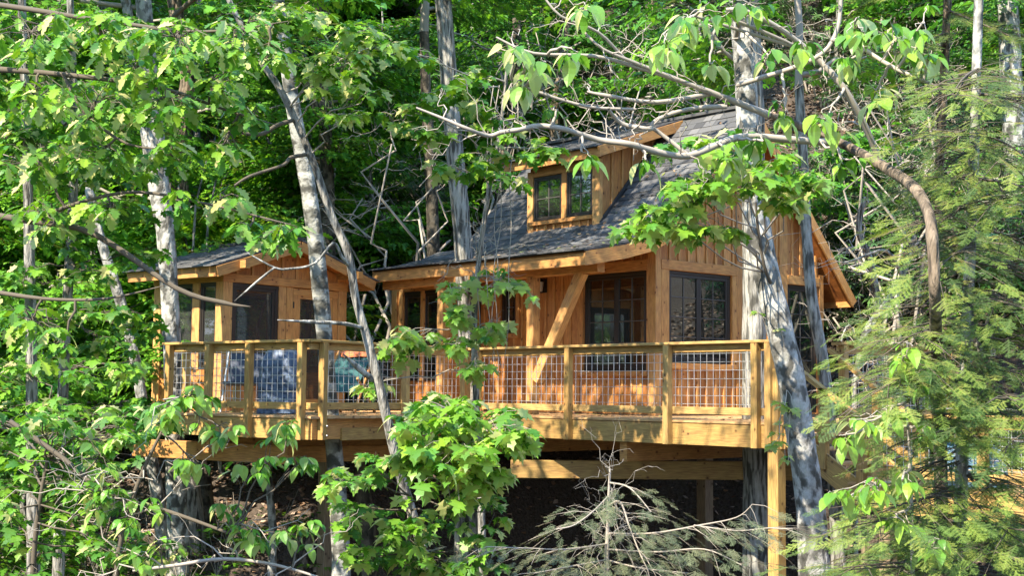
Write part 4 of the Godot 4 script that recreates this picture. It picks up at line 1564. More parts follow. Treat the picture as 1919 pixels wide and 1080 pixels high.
func shrub(p: Vector3, size: float, label: String, group: String, tints: String, pale: bool) -> void:
	var o := thing("rhododendron", label, "shrub", p, group)
	var m := MB.new()
	var where := []
	var n := rng.randi_range(6, 9)
	for k in n:
		var an := rng.randf() * TAU
		var tip := p + Vector3(cos(an) * size * rng.randf_range(0.3, 0.9), size * rng.randf_range(0.6, 1.3), sin(an) * size * rng.randf_range(0.3, 0.9))
		var b := crooked(p + Vector3(cos(an), 0, sin(an)) * 0.15 - Vector3(0, 0.1, 0), tip, 0.028, 0.010, 0.10, 7)
		m.tube(b[0], b[1], 5)
		for j in 15:
			var src: Vector3 = (b[0] as PackedVector3Array)[rng.randi_range(3, 7)]
			var q := src + Vector3(rng.randf_range(-1, 1), rng.randf_range(-0.3, 0.8), rng.randf_range(-1, 1)) * size * 0.32
			m.tube(PackedVector3Array([src, src.lerp(q, 0.5) - Vector3(0, 0.05, 0), q]), PackedFloat32Array([0.008, 0.006, 0.004]), 3)
			var d := (q - p + Vector3(0, 0.5, 0)).normalized()
			var t := leaf_frame(q, Vector3(cos(an + j), 0, sin(an + j)), d, rng.randf_range(0.13, 0.21))
			where.append(t)
	part("stems", m.done(), M["twig_pale" if pale else "twig"], o).set_meta("kind", "stuff")
	scatter("leaves", L["rosette"], where, M["leaf_tough"], tints, o)


func build_ground() -> void:
	var m := MB.new()
	var f := 0.0
	var us := []
	var vs := []
	var a := -70.0
	while a <= 70.0:
		us.append(a)
		a += 0.45 if absf(a) < 16.0 else 1.6
	var b := -12.0
	while b <= 110.0:
		vs.append(b)
		b += 0.45 if b > 12.0 and b < 40.0 else 1.5
	var w := us.size()
	for bb in vs:
		for aa in us:
			var p := from_uv(aa, bb)
			p.y = ground(p.x, p.z)
			m.v.append(p)
			m.u.append(Vector2(p.x, p.z))
			var e := 0.3
			m.n.append(Vector3(ground(p.x - e, p.z) - ground(p.x + e, p.z), 2 * e, ground(p.x, p.z - e) - ground(p.x, p.z + e)).normalized())
	for j in vs.size() - 1:
		for i in w - 1:
			var k := j * w + i
			m.ix.append_array([k, k + w, k + w + 1, k, k + w + 1, k + 1])
	# wound so that the upper side is the front
	var p0 := m.v[m.ix[0]]
	if (m.v[m.ix[1]] - p0).cross(m.v[m.ix[2]] - p0).y > 0.0:
		for k in range(0, m.ix.size(), 3):
			var s := m.ix[k + 1]
			m.ix[k + 1] = m.ix[k + 2]
			m.ix[k + 2] = s
	tag(part("ground", m.done(), M["floor"], self), "steep forest floor of brown leaf litter and bare earth below and behind the cabin", "ground", "", "structure")
	# dead leaves
	var mm := MultiMesh.new()
	mm.transform_format = MultiMesh.TRANSFORM_3D
	mm.use_colors = true
	mm.mesh = L["dead"]
	mm.instance_count = 42000
	for k in 42000:
		var p := from_uv(rng.randf_range(-11, 14), rng.randf_range(14.5, 34))
		p.y = ground(p.x, p.z) + 0.02
		var d := Vector3(rng.randf_range(-1, 1), rng.randf_range(-0.3, 0.3), rng.randf_range(-1, 1))
		mm.set_instance_transform(k, leaf_frame(p, d, Vector3(rng.randf_range(-0.6, 0.6), 1, rng.randf_range(-0.6, 0.6)), rng.randf_range(0.06, 0.15)))
		var c := [Color(0.24, 0.15, 0.09), Color(0.34, 0.23, 0.16), Color(0.15, 0.09, 0.055), Color(0.42, 0.32, 0.25)][k % 4] as Color
		mm.set_instance_color(k, c * rng.randf_range(0.8, 1.15))
	var o := MultiMeshInstance3D.new()
	o.name = "leaf_litter"
	o.multimesh = mm
	o.material_override = M["litter"]
	add_child(o)
	tag(o, "brown fallen leaves strewn over the steep forest floor", "leaf litter", "", "stuff")


func build_trees() -> void:
	var o: Node3D
	var sk: PackedVector3Array
	# --- the trunks about the house
	o = tree("pale_barked_tree", "pale mottled trunk rising at the deck's left end, the stoutest left of the glass room", "tree", px([[262, -90, 20.4, 13.8], [278, 100, 20.3, 15.6], [296, 300, 20.2, 16.6], [312, 450, 20.1, 16.6], [321, 600, 20.0, 16.6], [326, 740, 20.0, 16.6], [330, 880, 20.0, 18.4], [335, 1010, 20.0, 21.2]]), "bark_pale")
	limb(o, px([[225, -60, 20.2, 9], [250, 80, 20.3, 10], [268, 200, 20.3, 11], [286, 330, 20.2, 12], [305, 440, 20.1, 11]]), "bark_pale")
	limb(o, px([[268, 72, 20.2, 6], [310, 45, 19.8, 5], [352, 8, 19.5, 5], [400, -30, 19.2, 4]]), "twig_dark")
	crown_above(o, at(262, -90, 20.4), 3.4, 330, "spray_lobed", "spring", 0.8)
	o = tree("pale_barked_tree", "slim pale trunk growing up through the deck in front of the glass door", "tree", px([[508, -90, 18.8, 11.7], [530, 60, 18.7, 12.6], [550, 200, 18.6, 13.5], [574, 330, 18.5, 14.4], [589, 430, 18.4, 15.3], [604, 580, 18.4, 15.3], [617, 740, 18.4, 14.4], [630, 880, 18.4, 16.2], [640, 1040, 18.4, 18.0]]), "bark_mottled")
	crown_above(o, at(508, -90, 18.8), 3.0, 300, "spray_lobed", "spring", 0.8)
	o = tree("leaning_sapling", "thin leaning grey stem crossing in front of the railing, with bare side branches", "tree", px([[420, -20, 15.6, 4.8], [480, 100, 15.6, 5.6], [530, 175, 15.6, 6.4], [582, 290, 15.6, 7.2], [620, 400, 15.6, 7.2], [654, 480, 15.6, 8.0], [667, 560, 15.6, 8.0], [690, 640, 15.6, 8.8], [720, 760, 15.6, 9.6], [748, 880, 15.7, 9.6], [775, 970, 15.8, 9.6], [812, 1100, 15.9, 10.4]]), "bark_grey", "", 9, 0.06)
	limb(o, px([[684, 616, 15.6, 3.8], [645, 607, 15.3, 3.8], [590, 604, 15.1, 3.8], [520, 600, 14.8, 0.9]]), "bark_pale")
	limb(o, px([[700, 712, 15.6, 6], [672, 690, 15.4, 6], [644, 664, 15.2, 0.9]]), "bark_pale")
	limb(o, px([[655, 500, 15.6, 3.8], [640, 480, 15.4, 3.0], [625, 456, 15.3, 3.0], [590, 494, 15.1, 2.2], [545, 504, 15.0, 2.2], [515, 502, 14.9, 2.2], [464, 474, 14.8, 0.9]]), "bark_pale")
	limb(o, px([[515, 502, 14.9, 2.2], [480, 530, 14.8, 2.2], [440, 565, 14.7, 0.9]]), "bark_pale")
	limb(o, px([[552, 225, 15.6, 4], [520, 235, 15.3, 4], [490, 252, 15.0, 4], [455, 250, 14.8, 3]]), "twig_dark")
	limb(o, px([[575, 290, 15.6, 4], [545, 296, 15.3, 4], [530, 310, 15.1, 3], [470, 330, 14.9, 3], [440, 348, 14.8, 2]]), "twig_dark")
	crown_above(o, at(420, -20, 15.6), 1.8, 110, "spray_lobed", "spring", 0.7)
	o = tree("grey_tree", "slim dark-and-pale trunk leaning right, left of the stout pale trunk by the deck", "tree", px([[128, 120, 20.9, 7], [145, 240, 20.8, 8], [165, 340, 20.8, 8], [190, 450, 20.7, 9], [225, 560, 20.6, 10], [255, 680, 20.6, 10], [274, 800, 20.6, 11], [290, 890, 20.6, 12], [305, 1000, 20.6, 13]]), "bark_pale")
	crown_above(o, at(128, 120, 20.9), 2.0, 120, "spray_lobed", "green", 0.8)
	o = tree("grey_tree", "grey trunk growing up through the notch in the cabin's porch roof", "tree", px([[822, -90, 21.9, 15], [835, 60, 21.9, 16], [845, 200, 21.9, 16], [856, 330, 21.9, 17], [866, 430, 21.9, 17], [873, 540, 21.9, 18], [880, 700, 21.9, 19], [886, 900, 21.9, 21]]), "bark_streaked")
	crown_above(o, at(822, -90, 21.9), 3.0, 300, "spray_lobed", "green", 0.8)
	o = tree("leaning_tree", "big leaning pale-barked maple before the deck's right end, its bright leaves over the gable", "tree", px([[1378, -60, 15.6, 19], [1394, 100, 15.5, 20], [1404, 300, 15.4, 21], [1424, 450, 15.2, 24], [1449, 570, 15.0, 25], [1480, 700, 14.9, 26], [1500, 820, 14.9, 26], [1518, 950, 14.9, 27], [1527, 1100, 14.9, 32]]), "bark_pale", "", 16)
	crown_above(o, at(1378, -60, 15.6), 3.2, 260, "spray_lobed", "spring", 0.7)
	foliage(o, at_list([[1404, 300, 15.4], [1424, 450, 15.2], [1480, 700, 14.9]]), [[1470, 760, 20, 20, 14.7, 0.1, 3], [1460, 820, 18, 35, 14.7, 0.1, 4], [1477, 870, 10, 14, 14.7, 0.1, 1], [1418, 582, 6, 6, 14.9, 0.05, 1], [1462, 617, 4, 4, 14.7, 0.02, 1]], "maple", 0.11, "spring", 40, 5, "twig_pale")
	limb(o, px([[1450, 545, 15.0, 4], [1432, 500, 14.8, 3], [1420, 430, 14.7, 3], [1416, 380, 14.6, 2]]), "twig_dark")
	limb(o, px([[1438, 510, 15.0, 3], [1415, 478, 14.8, 3], [1390, 458, 14.7, 2], [1360, 445, 14.6, 1.5]]), "twig_pale")
	o = tree("grey_tree", "straight rough grey trunk close against the cabin's gable wall", "tree", px([[1404, 20, 18.6, 19], [1410, 200, 18.5, 20], [1412, 400, 18.4, 21], [1412, 640, 18.3, 22], [1414, 780, 18.3, 23], [1418, 930, 18.3, 26]]), "bark_streaked", "", 14, 0.09)
	crown_above(o, at(1404, 20, 18.6), 2.6, 160, "spray_lobed", "green", 0.8)
	o = tree("grey_tree", "slim grey trunk in front of the cabin's far right window and stair", "tree", px([[1496, 160, 16.7, 8], [1502, 260, 16.6, 9], [1507, 360, 16.6, 10], [1513, 470, 16.5, 10], [1522, 570, 16.4, 11], [1540, 670, 16.4, 11], [1553, 780, 16.3, 12], [1563, 900, 16.3, 13], [1570, 1010, 16.3, 14]]), "bark_grey")
	crown_above(o, at(1496, 160, 16.7), 1.2, 66, "spray_lobed", "green", 0.6)
	o = tree("pale_barked_tree", "straight pale trunk at the right edge, high on the bank beyond the hemlock", "tree", px([[1882, -90, 25, 18], [1890, 60, 25, 19], [1897, 200, 25, 20], [1904, 330, 25, 21], [1910, 420, 25, 22]]), "bark_pale")
	crown_above(o, at(1882, -90, 25), 2.6, 130, "spray", "green", 0.9)
	o = tree("dark_tree", "dark straight trunk between the slim pale trunk and the leaning stem, beyond the glass room", "tree", px([[594, -60, 26, 11], [604, 120, 26, 12], [612, 300, 26, 13], [616, 470, 26, 14]]), "bark_dark")
	crown_above(o, at(594, -60, 26), 3.0, 220, "spray", "green", 0.9)
	o = tree("dark_tree", "dark trunk standing just left of the grey trunk in the roof notch", "tree", px([[795, 60, 25, 9], [800, 200, 25, 10], [808, 330, 25, 11], [812, 440, 25, 12]]), "bark_dark")
	crown_above(o, at(795, 60, 25), 2.2, 120, "spray", "deep", 0.9)
	# trunks under the deck
	o = tree("short_trunk", "dark trunk below the deck's left beam, the stouter of two side by side", "tree trunk", px([[352, 862, 21, 18], [358, 930, 21, 19], [366, 1010, 21, 22]]), "bark_grey")
	o = tree("short_trunk", "dark trunk below the deck's left beam, the slimmer of two side by side", "tree trunk", px([[382, 862, 21.4, 11], [388, 930, 21.4, 12], [398, 1010, 21.4, 13]]), "bark_dark")
	o = tree("short_trunk", "thin pale mottled stem standing alone below the middle of the left beam", "tree trunk", px([[503, 866, 20.4, 7], [506, 920, 20.4, 7], [512, 990, 20.4, 8]]), "bark_pale")
	o = tree("short_trunk", "very dark trunk below the deck behind the slim pale trunk", "tree trunk", px([[676, 860, 20.6, 14], [682, 930, 20.6, 15], [690, 1010, 20.6, 17]]), "bark_dark")

	# --- maple sapling with a vine-hung stem before the porch
	o = tree("maple_sapling", "slender vine-hung maple sapling with lobed leaves before the porch", "sapling", px([[950, 130, 16.6, 3], [935, 260, 16.6, 4], [915, 370, 16.6, 4], [902, 450, 16.6, 5], [893, 540, 16.6, 5], [889, 640, 16.6, 6], [893, 760, 16.6, 6], [900, 900, 16.6, 7], [905, 1060, 16.6, 8]]), "bark_grey", "", 7)
	sk = o.get_meta("skel")
	foliage(o, sk, [[935, 525, 60, 26, 16.3, 0.4, 13], [985, 545, 22, 18, 16.2, 0.2, 4], [925, 610, 34, 26, 16.2, 0.3, 9], [868, 585, 26, 30, 16.2, 0.3, 9], [845, 540, 22, 22, 16.3, 0.3, 6], [770, 625, 55, 24, 16.0, 0.4, 14], [855, 645, 40, 20, 16.0, 0.3, 9], [740, 660, 30, 22, 16.0, 0.3, 6], [890, 680, 40, 20, 16.0, 0.3, 7], [690, 720, 25, 18, 15.8, 0.2, 4]], "maple", 0.165, "green", 220, 5, "twig", 0.55)
	bare_twigs(o, sk.slice(4, 22), 34, 0.7, 0.006, "twig_pale")
	# hanging vines
	for k in 5:
		var x := 905 + k * 11.0
		limb(o, px([[x + 20, 160, 16.5, 1.1], [x + 2 + rng.randf() * 20, 240, 16.4, 1.1], [x + rng.randf() * 20, 330, 16.4, 1.1], [x - 14 + rng.randf() * 26, 420, 16.4, 1.1], [x - 18 + rng.randf() * 26, 510, 16.3, 1.0], [x - 20 + rng.randf() * 30, 600, 16.3, 0.9], [x - 10 + rng.randf() * 26, 690, 16.3, 0.8]]), "twig", "vine", 4)

	# --- the sunlit maple in front of the deck's step
	o = tree("bright_maple", "sunlit young maple with broad lobed leaves before the railing's inner corner", "sapling", px([[880, 760, 13.2, 3], [870, 830, 13.2, 5], [862, 920, 13.2, 6], [858, 1020, 13.2, 7], [855, 1120, 13.2, 8]]), "bark_grey", "", 7)
	sk = o.get_meta("skel")
	foliage(o, sk, [[850, 770, 75, 38, 13.0, 0.5, 27], [780, 800, 55, 45, 12.9, 0.5, 20], [930, 800, 70, 40, 13.0, 0.5, 24], [860, 845, 90, 45, 12.8, 0.5, 31], [980, 820, 35, 22, 12.9, 0.3, 7], [770, 870, 40, 30, 12.9, 0.4, 10], [905, 885, 50, 30, 12.8, 0.4, 14], [840, 905, 60, 40, 12.8, 0.4, 14]], "maple", 0.165, "spring", 260, 6, "twig", 0.5)
	o = tree("low_maple", "low maple bush with dark green lobed leaves below the bright maple", "sapling", px([[770, 930, 13.6, 4], [766, 1000, 13.6, 5], [762, 1120, 13.6, 6]]), "twig", "", 6)
	sk = o.get_meta("skel")
	foliage(o, sk, [[700, 880, 45, 35, 13.4, 0.4, 14], [670, 960, 45, 45, 13.4, 0.4, 15], [760, 980, 60, 50, 13.4, 0.5, 20], [850, 970, 55, 40, 13.3, 0.4, 16], [700, 1050, 60, 40, 13.4, 0.4, 16], [800, 1060, 70, 35, 13.2, 0.4, 16], [900, 1040, 50, 40, 13.2, 0.4, 14], [620, 900, 30, 30, 13.4, 0.4, 8], [925, 960, 25, 40, 13.4, 0.3, 8]], "maple", 0.14, "green", 180, 6, "twig_dark", 0.5)

	# --- its maple leaves over the gable
	o = get_node("leaning_tree")
	sk = o.get_meta("skel")
	foliage(o, sk, [[1385, 265, 45, 28, 13.0, 0.4, 9], [1300, 370, 45, 26, 13.0, 0.4, 8], [1350, 300, 40, 22, 13.1, 0.4, 7], [1180, 425, 34, 22, 13.0, 0.3, 9], [1235, 400, 45, 34, 13.0, 0.4, 15], [1290, 425, 35, 20, 13.0, 0.3, 8], [1285, 345, 45, 22, 13.0, 0.4, 10], [1345, 340, 45, 30, 13.0, 0.4, 12], [1310, 270, 50, 20, 13.1, 0.4, 8], [1420, 325, 55, 34, 13.0, 0.4, 16], [1490, 315, 40, 30, 13.0, 0.4, 12], [1375, 425, 22, 12, 13.2, 0.2, 4], [1460, 370, 40, 22, 13.1, 0.3, 9], [1525, 345, 25, 25, 13.1, 0.3, 6], [1240, 275, 30, 16, 13.1, 0.3, 4]], "maple", 0.165, "spring", 240, 6, "twig", 0.55)

	# --- dogwood at the right front: long pale crooked limbs with hanging oval leaves
	o = tree("dogwood", "dogwood with an arching brown limb and long crooked pale branches across the upper right", "tree", px([[1430, 212, 7.9, 6.4], [1500, 238, 7.9, 8.0], [1590, 276, 7.9, 8.8], [1650, 310, 7.5, 9.6], [1712, 352, 7.0, 10.4], [1740, 405, 6.7, 10.4], [1748, 480, 6.6, 11.2], [1752, 580, 6.7, 11.2], [1757, 700, 7.4, 11.2], [1762, 860, 7.9, 12.0]]), "bark_brown", "", 12, 0.1)
	sk = PackedVector3Array()
	var limbs := [
		[[1560, 268, 7.9, 7], [1480, 262, 7.8, 7], [1400, 256, 7.7, 7], [1358, 266, 7.6, 7], [1290, 292, 7.5, 6.5], [1230, 285, 7.4, 6.5], [1180, 270, 7.3, 6], [1120, 262, 7.3, 6], [1060, 243, 7.2, 5], [1010, 236, 7.2, 5], [975, 243, 7.1, 4.5], [940, 248, 7.1, 4.5], [915, 255, 7.1, 4], [880, 243, 7.0, 4], [830, 222, 7.0, 3], [780, 202, 7.0, 2]],
		[[1440, 216, 7.9, 8], [1350, 180, 7.8, 6], [1270, 150, 7.7, 5], [1200, 122, 7.6, 4], [1130, 92, 7.5, 3], [1085, 50, 7.5, 2]],
		[[1270, 150, 7.7, 5], [1190, 125, 7.6, 4], [1110, 105, 7.5, 3.5], [1000, 100, 7.4, 3], [930, 70, 7.4, 2]],
		[[1330, 176, 7.8, 5], [1230, 192, 7.6, 4], [1140, 180, 7.5, 4], [1100, 172, 7.5, 2]],
		[[1290, 292, 7.5, 4], [1230, 245, 7.5, 4], [1215, 242, 7.4, 4], [1165, 232, 7.4, 4], [1140, 205, 7.3, 3]],
		[[1360, 200, 7.8, 5], [1290, 205, 7.7, 4.5], [1230, 225, 7.6, 4], [1216, 244, 7.6, 4], [1180, 240, 7.5, 3.5], [1150, 215, 7.5, 3]],
		[[1380, 160, 7.8, 5], [1430, 145, 7.7, 5], [1500, 122, 7.6, 5], [1540, 100, 7.6, 4.5], [1560, 75, 7.6, 4], [1572, 40, 7.6, 4], [1576, -10, 7.6, 3]],
		[[1558, 76, 7.6, 4], [1595, 74, 7.5, 4], [1630, 100, 7.4, 4], [1680, 130, 7.3, 4], [1740, 156, 7.2, 3]],
		[[1650, 310, 7.9, 6], [1622, 240, 7.8, 6], [1580, 165, 7.7, 6], [1530, 110, 7.7, 6], [1470, 60, 7.6, 5], [1400, 22, 7.5, 5], [1360, 18, 7.5, 4]],
		[[1170, 110, 7.6, 3], [1120, 60, 7.5, 3], [1050, 30, 7.4, 2.5], [1010, -20, 7.4, 2]],
		[[1380, 40, 7.5, 4], [1430, 60, 7.6, 4], [1480, 85, 7.7, 4], [1300, 30, 7.4, 3]],
		[[1190, 205, 7.5, 3], [1100, 200, 7.4, 3], [1000, 170, 7.3, 3], [960, 150, 7.3, 2]],
	]
	for l in limbs:
		sk.append_array(limb(o, px(l), "twig_pale", "branch", 6, 0.12))
	bare_twigs(o, sk, 80, 0.36, 0.0042, "twig_pale")
	foliage(o, sk, [[960, 95, 40, 30, 7.1, 0.2, 3], [985, 120, 30, 24, 7.1, 0.2, 2], [1110, 15, 50, 18, 7.2, 0.3, 4], [1065, 90, 25, 25, 7.2, 0.2, 2], [1020, 115, 30, 16, 7.1, 0.2, 2], [975, 150, 22, 20, 7.1, 0.2, 2], [1245, 70, 36, 32, 7.3, 0.3, 5], [1290, 40, 40, 24, 7.3, 0.3, 4], [1330, 120, 22, 24, 7.4, 0.2, 2], [1440, 105, 24, 24, 7.4, 0.2, 2], [1500, 80, 30, 26, 7.4, 0.2, 3], [1600, 40, 45, 30, 7.4, 0.3, 4], [1680, 70, 45, 40, 7.3, 0.3, 6], [1730, 40, 30, 36, 7.2, 0.3, 3], [1590, 115, 24, 26, 7.4, 0.2, 2], [1640, 170, 40, 25, 7.4, 0.3, 4], [1740, 110, 30, 25, 7.2, 0.2, 3], [1545, 225, 45, 26, 7.5, 0.3, 5], [1470, 200, 35, 25, 7.5, 0.2, 3], [1430, 265, 30, 26, 7.5, 0.2, 3], [1590, 300, 30, 14, 7.5, 0.2, 2], [1210, 300, 22, 14, 7.3, 0.2, 2], [1090, 285, 24, 14, 7.2, 0.2, 2], [1045, 205, 20, 12, 7.2, 0.2, 1], [1370, 275, 25, 30, 7.5, 0.2, 3], [1320, 20, 40, 20, 7.3, 0.2, 3], [1400, 5, 50, 12, 7.4, 0.2, 3]], "ovate", 0.112, "spring", 170, 5, "twig_pale", 0.8)
	# --- yellow-green sprigs over the upper middle
	o = get_node("leaning_sapling")
	foliage(o, o.get_meta("skel"), [[560, 30, 70, 30, 14.6, 0.5, 16], [640, 110, 60, 40, 14.5, 0.5, 16], [700, 90, 60, 30, 14.5, 0.5, 13], [590, 140, 40, 25, 14.6, 0.4, 9], [670, 60, 50, 25, 14.5, 0.4, 9], [650, 215, 50, 18, 14.5, 0.4, 8], [620, 165, 30, 14, 14.5, 0.3, 5], [500, 60, 50, 30, 14.6, 0.4, 9], [690, 170, 40, 20, 14.5, 0.4, 6]], "maple", 0.145, "spring", 140, 6, "twig_pale", 0.45)
	o = get_node("maple_sapling")
	foliage(o, o.get_meta("skel"), [[760, 110, 50, 30, 15.6, 0.4, 9], [760, 215, 60, 26, 15.6, 0.4, 10], [830, 180, 40, 35, 15.6, 0.4, 9], [800, 250, 50, 20, 15.6, 0.4, 8], [885, 200, 40, 40, 15.6, 0.4, 10], [910, 290, 45, 35, 15.6, 0.4, 12], [850, 310, 45, 25, 15.6, 0.4, 8], [960, 330, 30, 20, 15.6, 0.3, 5], [1040, 290, 45, 18, 15.6, 0.3, 6], [890, 150, 40, 30, 15.6, 0.4, 8], [1010, 275, 40, 22, 15.6, 0.3, 6], [960, 230, 50, 30, 15.6, 0.4, 8]], "maple", 0.15, "spring", 70, 6, "twig_pale", 0.45)

	# --- left front: an oak whose boughs reach in from the left
	o = tree("oak_tree", "oak reaching in from the left edge with big bright lobed leaves on dark boughs", "tree", px([[-260, -260, 9.6, 40], [-250, 200, 9.6, 44], [-240, 700, 9.6, 48], [-235, 1200, 9.6, 52]]), "bark_grey")
	sk = PackedVector3Array()
	for l in [
		[[-250, 380, 9.6, 8.7], [-80, 395, 9.4, 7.4], [60, 415, 9.2, 6.2], [180, 440, 9.1, 5.6], [330, 540, 9.0, 5.0], [420, 568, 9.0, 4.3], [470, 575, 9.0, 0.7]],
		[[-250, 150, 9.6, 8.1], [-60, 130, 9.4, 6.8], [120, 140, 9.2, 5.0], [300, 165, 9.0, 3.7], [420, 205, 8.9, 2.5], [520, 235, 8.9, 0.7]],
		[[-250, -20, 9.6, 8.1], [0, 10, 9.3, 5.6], [200, 40, 9.1, 4.3], [380, 60, 9.0, 3.1], [540, 40, 8.9, 0.7]],
		[[60, 415, 9.2, 5.0], [150, 380, 9.1, 3.7], [260, 360, 9.0, 3.1], [400, 385, 8.9, 2.5], [500, 410, 8.8, 1.9], [560, 425, 8.8, 0.7]],
		[[-250, 520, 9.6, 7.4], [-60, 540, 9.4, 5.0], [80, 560, 9.2, 3.7], [200, 560, 9.1, 2.5], [310, 535, 9.0, 0.7]],
		[[120, 140, 9.2, 3.7], [160, 210, 9.1, 3.1], [240, 270, 9.0, 2.5], [330, 280, 8.9, 0.7]],
	]:
		sk.append_array(limb(o, px(l), "twig_dark", "bough", 7, 0.08))
	foliage(o, sk, [[530, 440, 48, 26, 8.8, 0.25, 15], [470, 425, 26, 16, 8.8, 0.2, 4], [60, 60, 80, 50, 9.1, 0.5, 26], [190, 60, 80, 45, 9.0, 0.5, 26], [330, 70, 70, 45, 8.9, 0.5, 21], [450, 60, 60, 40, 8.9, 0.4, 16], [60, 180, 70, 40, 9.1, 0.5, 20], [180, 190, 70, 45, 9.0, 0.5, 21], [310, 190, 60, 50, 8.9, 0.4, 20], [400, 150, 60, 40, 8.9, 0.4, 16], [470, 210, 45, 25, 8.9, 0.3, 10], [70, 290, 70, 45, 9.1, 0.5, 20], [190, 290, 60, 40, 9.0, 0.4, 16], [320, 290, 40, 30, 8.9, 0.3, 10], [90, 400, 70, 40, 9.1, 0.4, 16], [210, 390, 50, 30, 9.0, 0.3, 10], [330, 370, 40, 20, 8.9, 0.3, 6], [420, 370, 35, 25, 8.9, 0.3, 9], [60, 600, 60, 40, 9.2, 0.4, 15], [120, 660, 50, 30, 9.1, 0.4, 10], [250, 120, 60, 40, 9.0, 0.4, 15], [500, 110, 40, 30, 8.9, 0.3, 9], [420, 270, 40, 16, 8.9, 0.3, 6]], "oak", 0.118, "spring", 300, 6, "twig_dark", 0.5)
	# --- beyond it, maples of the middle distance on the left
	for e in [
		["maple", "leafy green maple filling the left edge, lower than the oak boughs", [[40, -60, 16.5, 7], [52, 300, 16.5, 9], [60, 700, 16.5, 11], [64, 1100, 16.5, 13]], 16.2],
		["maple", "leafy green maple between the left edge and the leaning slim trunk, its stem thin", [[130, -60, 17.5, 6], [140, 300, 17.5, 8], [120, 700, 17.5, 10], [110, 1100, 17.5, 12]], 17.2],
	]:
		o = tree(e[0], e[1], "tree", px(e[2]), "bark_grey", "", 9)
		sk = o.get_meta("skel")
		var cl := []
		for k in 38:
			var x := rng.randf_range(-20, 290)
			var y := rng.randf_range(20, 860)
			cl.append([x, y, 60, 24, e[3] + rng.randf_range(-0.8, 0.8), 0.5, 9])
		foliage(o, sk, cl, "maple", 0.145, "green", 220, 6, "twig_dark", 0.4)
	# --- lower left: bushes
	o = tree("spicebush", "shrub with smooth oval leaves hanging before the deck's left rim", "shrub", px([[330, 760, 12.2, 2], [270, 880, 12.2, 4], [230, 1000, 12.2, 5], [215, 1120, 12.2, 6]]), "twig_dark", "", 6)
	sk = o.get_meta("skel")
	sk.append_array(limb(o, px([[20, 790, 12.4, 5], [120, 860, 12.3, 5], [200, 925, 12.2, 5], [320, 960, 12.1, 4], [430, 1000, 12.0, 3]]), "twig_dark", "branch", 6))
	sk.append_array(limb(o, px([[250, 1070, 11.8, 3], [330, 1060, 11.8, 3.5], [420, 1048, 11.8, 3.5], [520, 1060, 11.8, 3], [620, 1090, 11.8, 2]]), "twig_pale", "branch", 6))
	foliage(o, sk, [[360, 740, 50, 20, 12.0, 0.3, 10], [310, 770, 40, 25, 12.0, 0.3, 8], [410, 800, 40, 24, 12.0, 0.3, 6], [540, 810, 45, 28, 12.0, 0.3, 7], [480, 870, 50, 20, 12.0, 0.3, 7], [370, 870, 40, 20, 12.0, 0.3, 6], [560, 870, 40, 20, 12.0, 0.3, 6], [190, 850, 60, 30, 12.2, 0.4, 8], [270, 960, 60, 35, 12.0, 0.4, 10], [300, 1030, 70, 30, 11.9, 0.4, 11], [180, 930, 50, 30, 12.2, 0.4, 7], [480, 1000, 60, 30, 12.0, 0.4, 10], [570, 1000, 50, 30, 12.0, 0.4, 8], [420, 940, 30, 16, 12.0, 0.3, 3]], "ovate", 0.13, "green", 200, 6, "twig_dark", 0.6)
	bare_twigs(o, sk, 26, 1.0, 0.008, "twig_pale")
	o = tree("low_bush", "low bush of small pale green leaves at the bottom left corner", "shrub", px([[90, 860, 13, 3], [70, 980, 13, 5], [60, 1120, 13, 6]]), "twig_dark", "", 6)
	sk = o.get_meta("skel")
	var lo := []
	for k in 36:
		lo.append([rng.randf_range(-10, 260), rng.randf_range(780, 1075), 55, 28, 13 + rng.randf_range(-0.8, 0.8), 0.4, 8])
	foliage(o, sk, lo, "maple", 0.115, "green", 160, 6, "twig_dark", 0.45)

	# --- hemlocks on the right
	o = tree("hemlock", "tall hemlock at the right edge with flat feathery light green boughs over the walkway", "tree", px([[1838, -160, 7.5, 8], [1830, 100, 7.5, 9], [1822, 350, 7.5, 10], [1812, 600, 7.5, 11], [1802, 850, 7.5, 12], [1796, 1100, 7.5, 14]]), "bark_pale", "", 10)
	var boughs := []
	for k in 70:
		var y := lerpf(110.0, 1090.0, pow((k + rng.randf()) / 70.0, 0.9))
		var x := lerpf(1838, 1797, y / 1100.0)
		var leftward := k % 5 < 3
		var most := 130.0 if not leftward else (70.0 if y < 560 else (175.0 if y < 750 else (90.0 if y < 890 else (170.0 if y < 1000 else 240.0))))
		var ln := most * rng.randf_range(0.55, 1.0) * (-1.0 if leftward else 1.0)
		var dd := rng.randf_range(-0.8, 0.4)
		var fall := rng.randf_range(5.0, 45.0)
		boughs.append([[x, y, 7.5, 3.5], [x + ln * 0.35, y + fall * 0.2, 7.5 + dd * 0.4, 2.6], [x + ln * 0.7, y + fall * 0.6, 7.5 + dd * 0.8, 1.8], [x + ln, y + fall * 1.2, 7.5 + dd, 0.9]])
	for k in 5:
		var y := lerpf(720.0, 1000.0, (k + rng.randf()) / 5.0)
		var x := lerpf(1838, 1797, y / 1100.0)
		var ln := rng.randf_range(70.0, 140.0)
		var dd := rng.randf_range(-0.9, -0.2)
		boughs.append([[x, y, 7.5, 3.0], [x + ln * 0.5, y + 6, 7.5 + dd * 0.5, 2.0], [x + ln, y + rng.randf_range(10, 34), 7.5 + dd, 0.9]])
	hemlock_boughs(o, boughs, "hemlock", 0.15, 5.6, "twig_dark")
	o = tree("hemlock", "second hemlock farther back among the rhododendrons at the upper right", "tree", px([[1780, -120, 19, 7], [1770, 100, 19, 8], [1760, 300, 19, 9], [1750, 520, 19, 10]]), "bark_brown", "", 8)
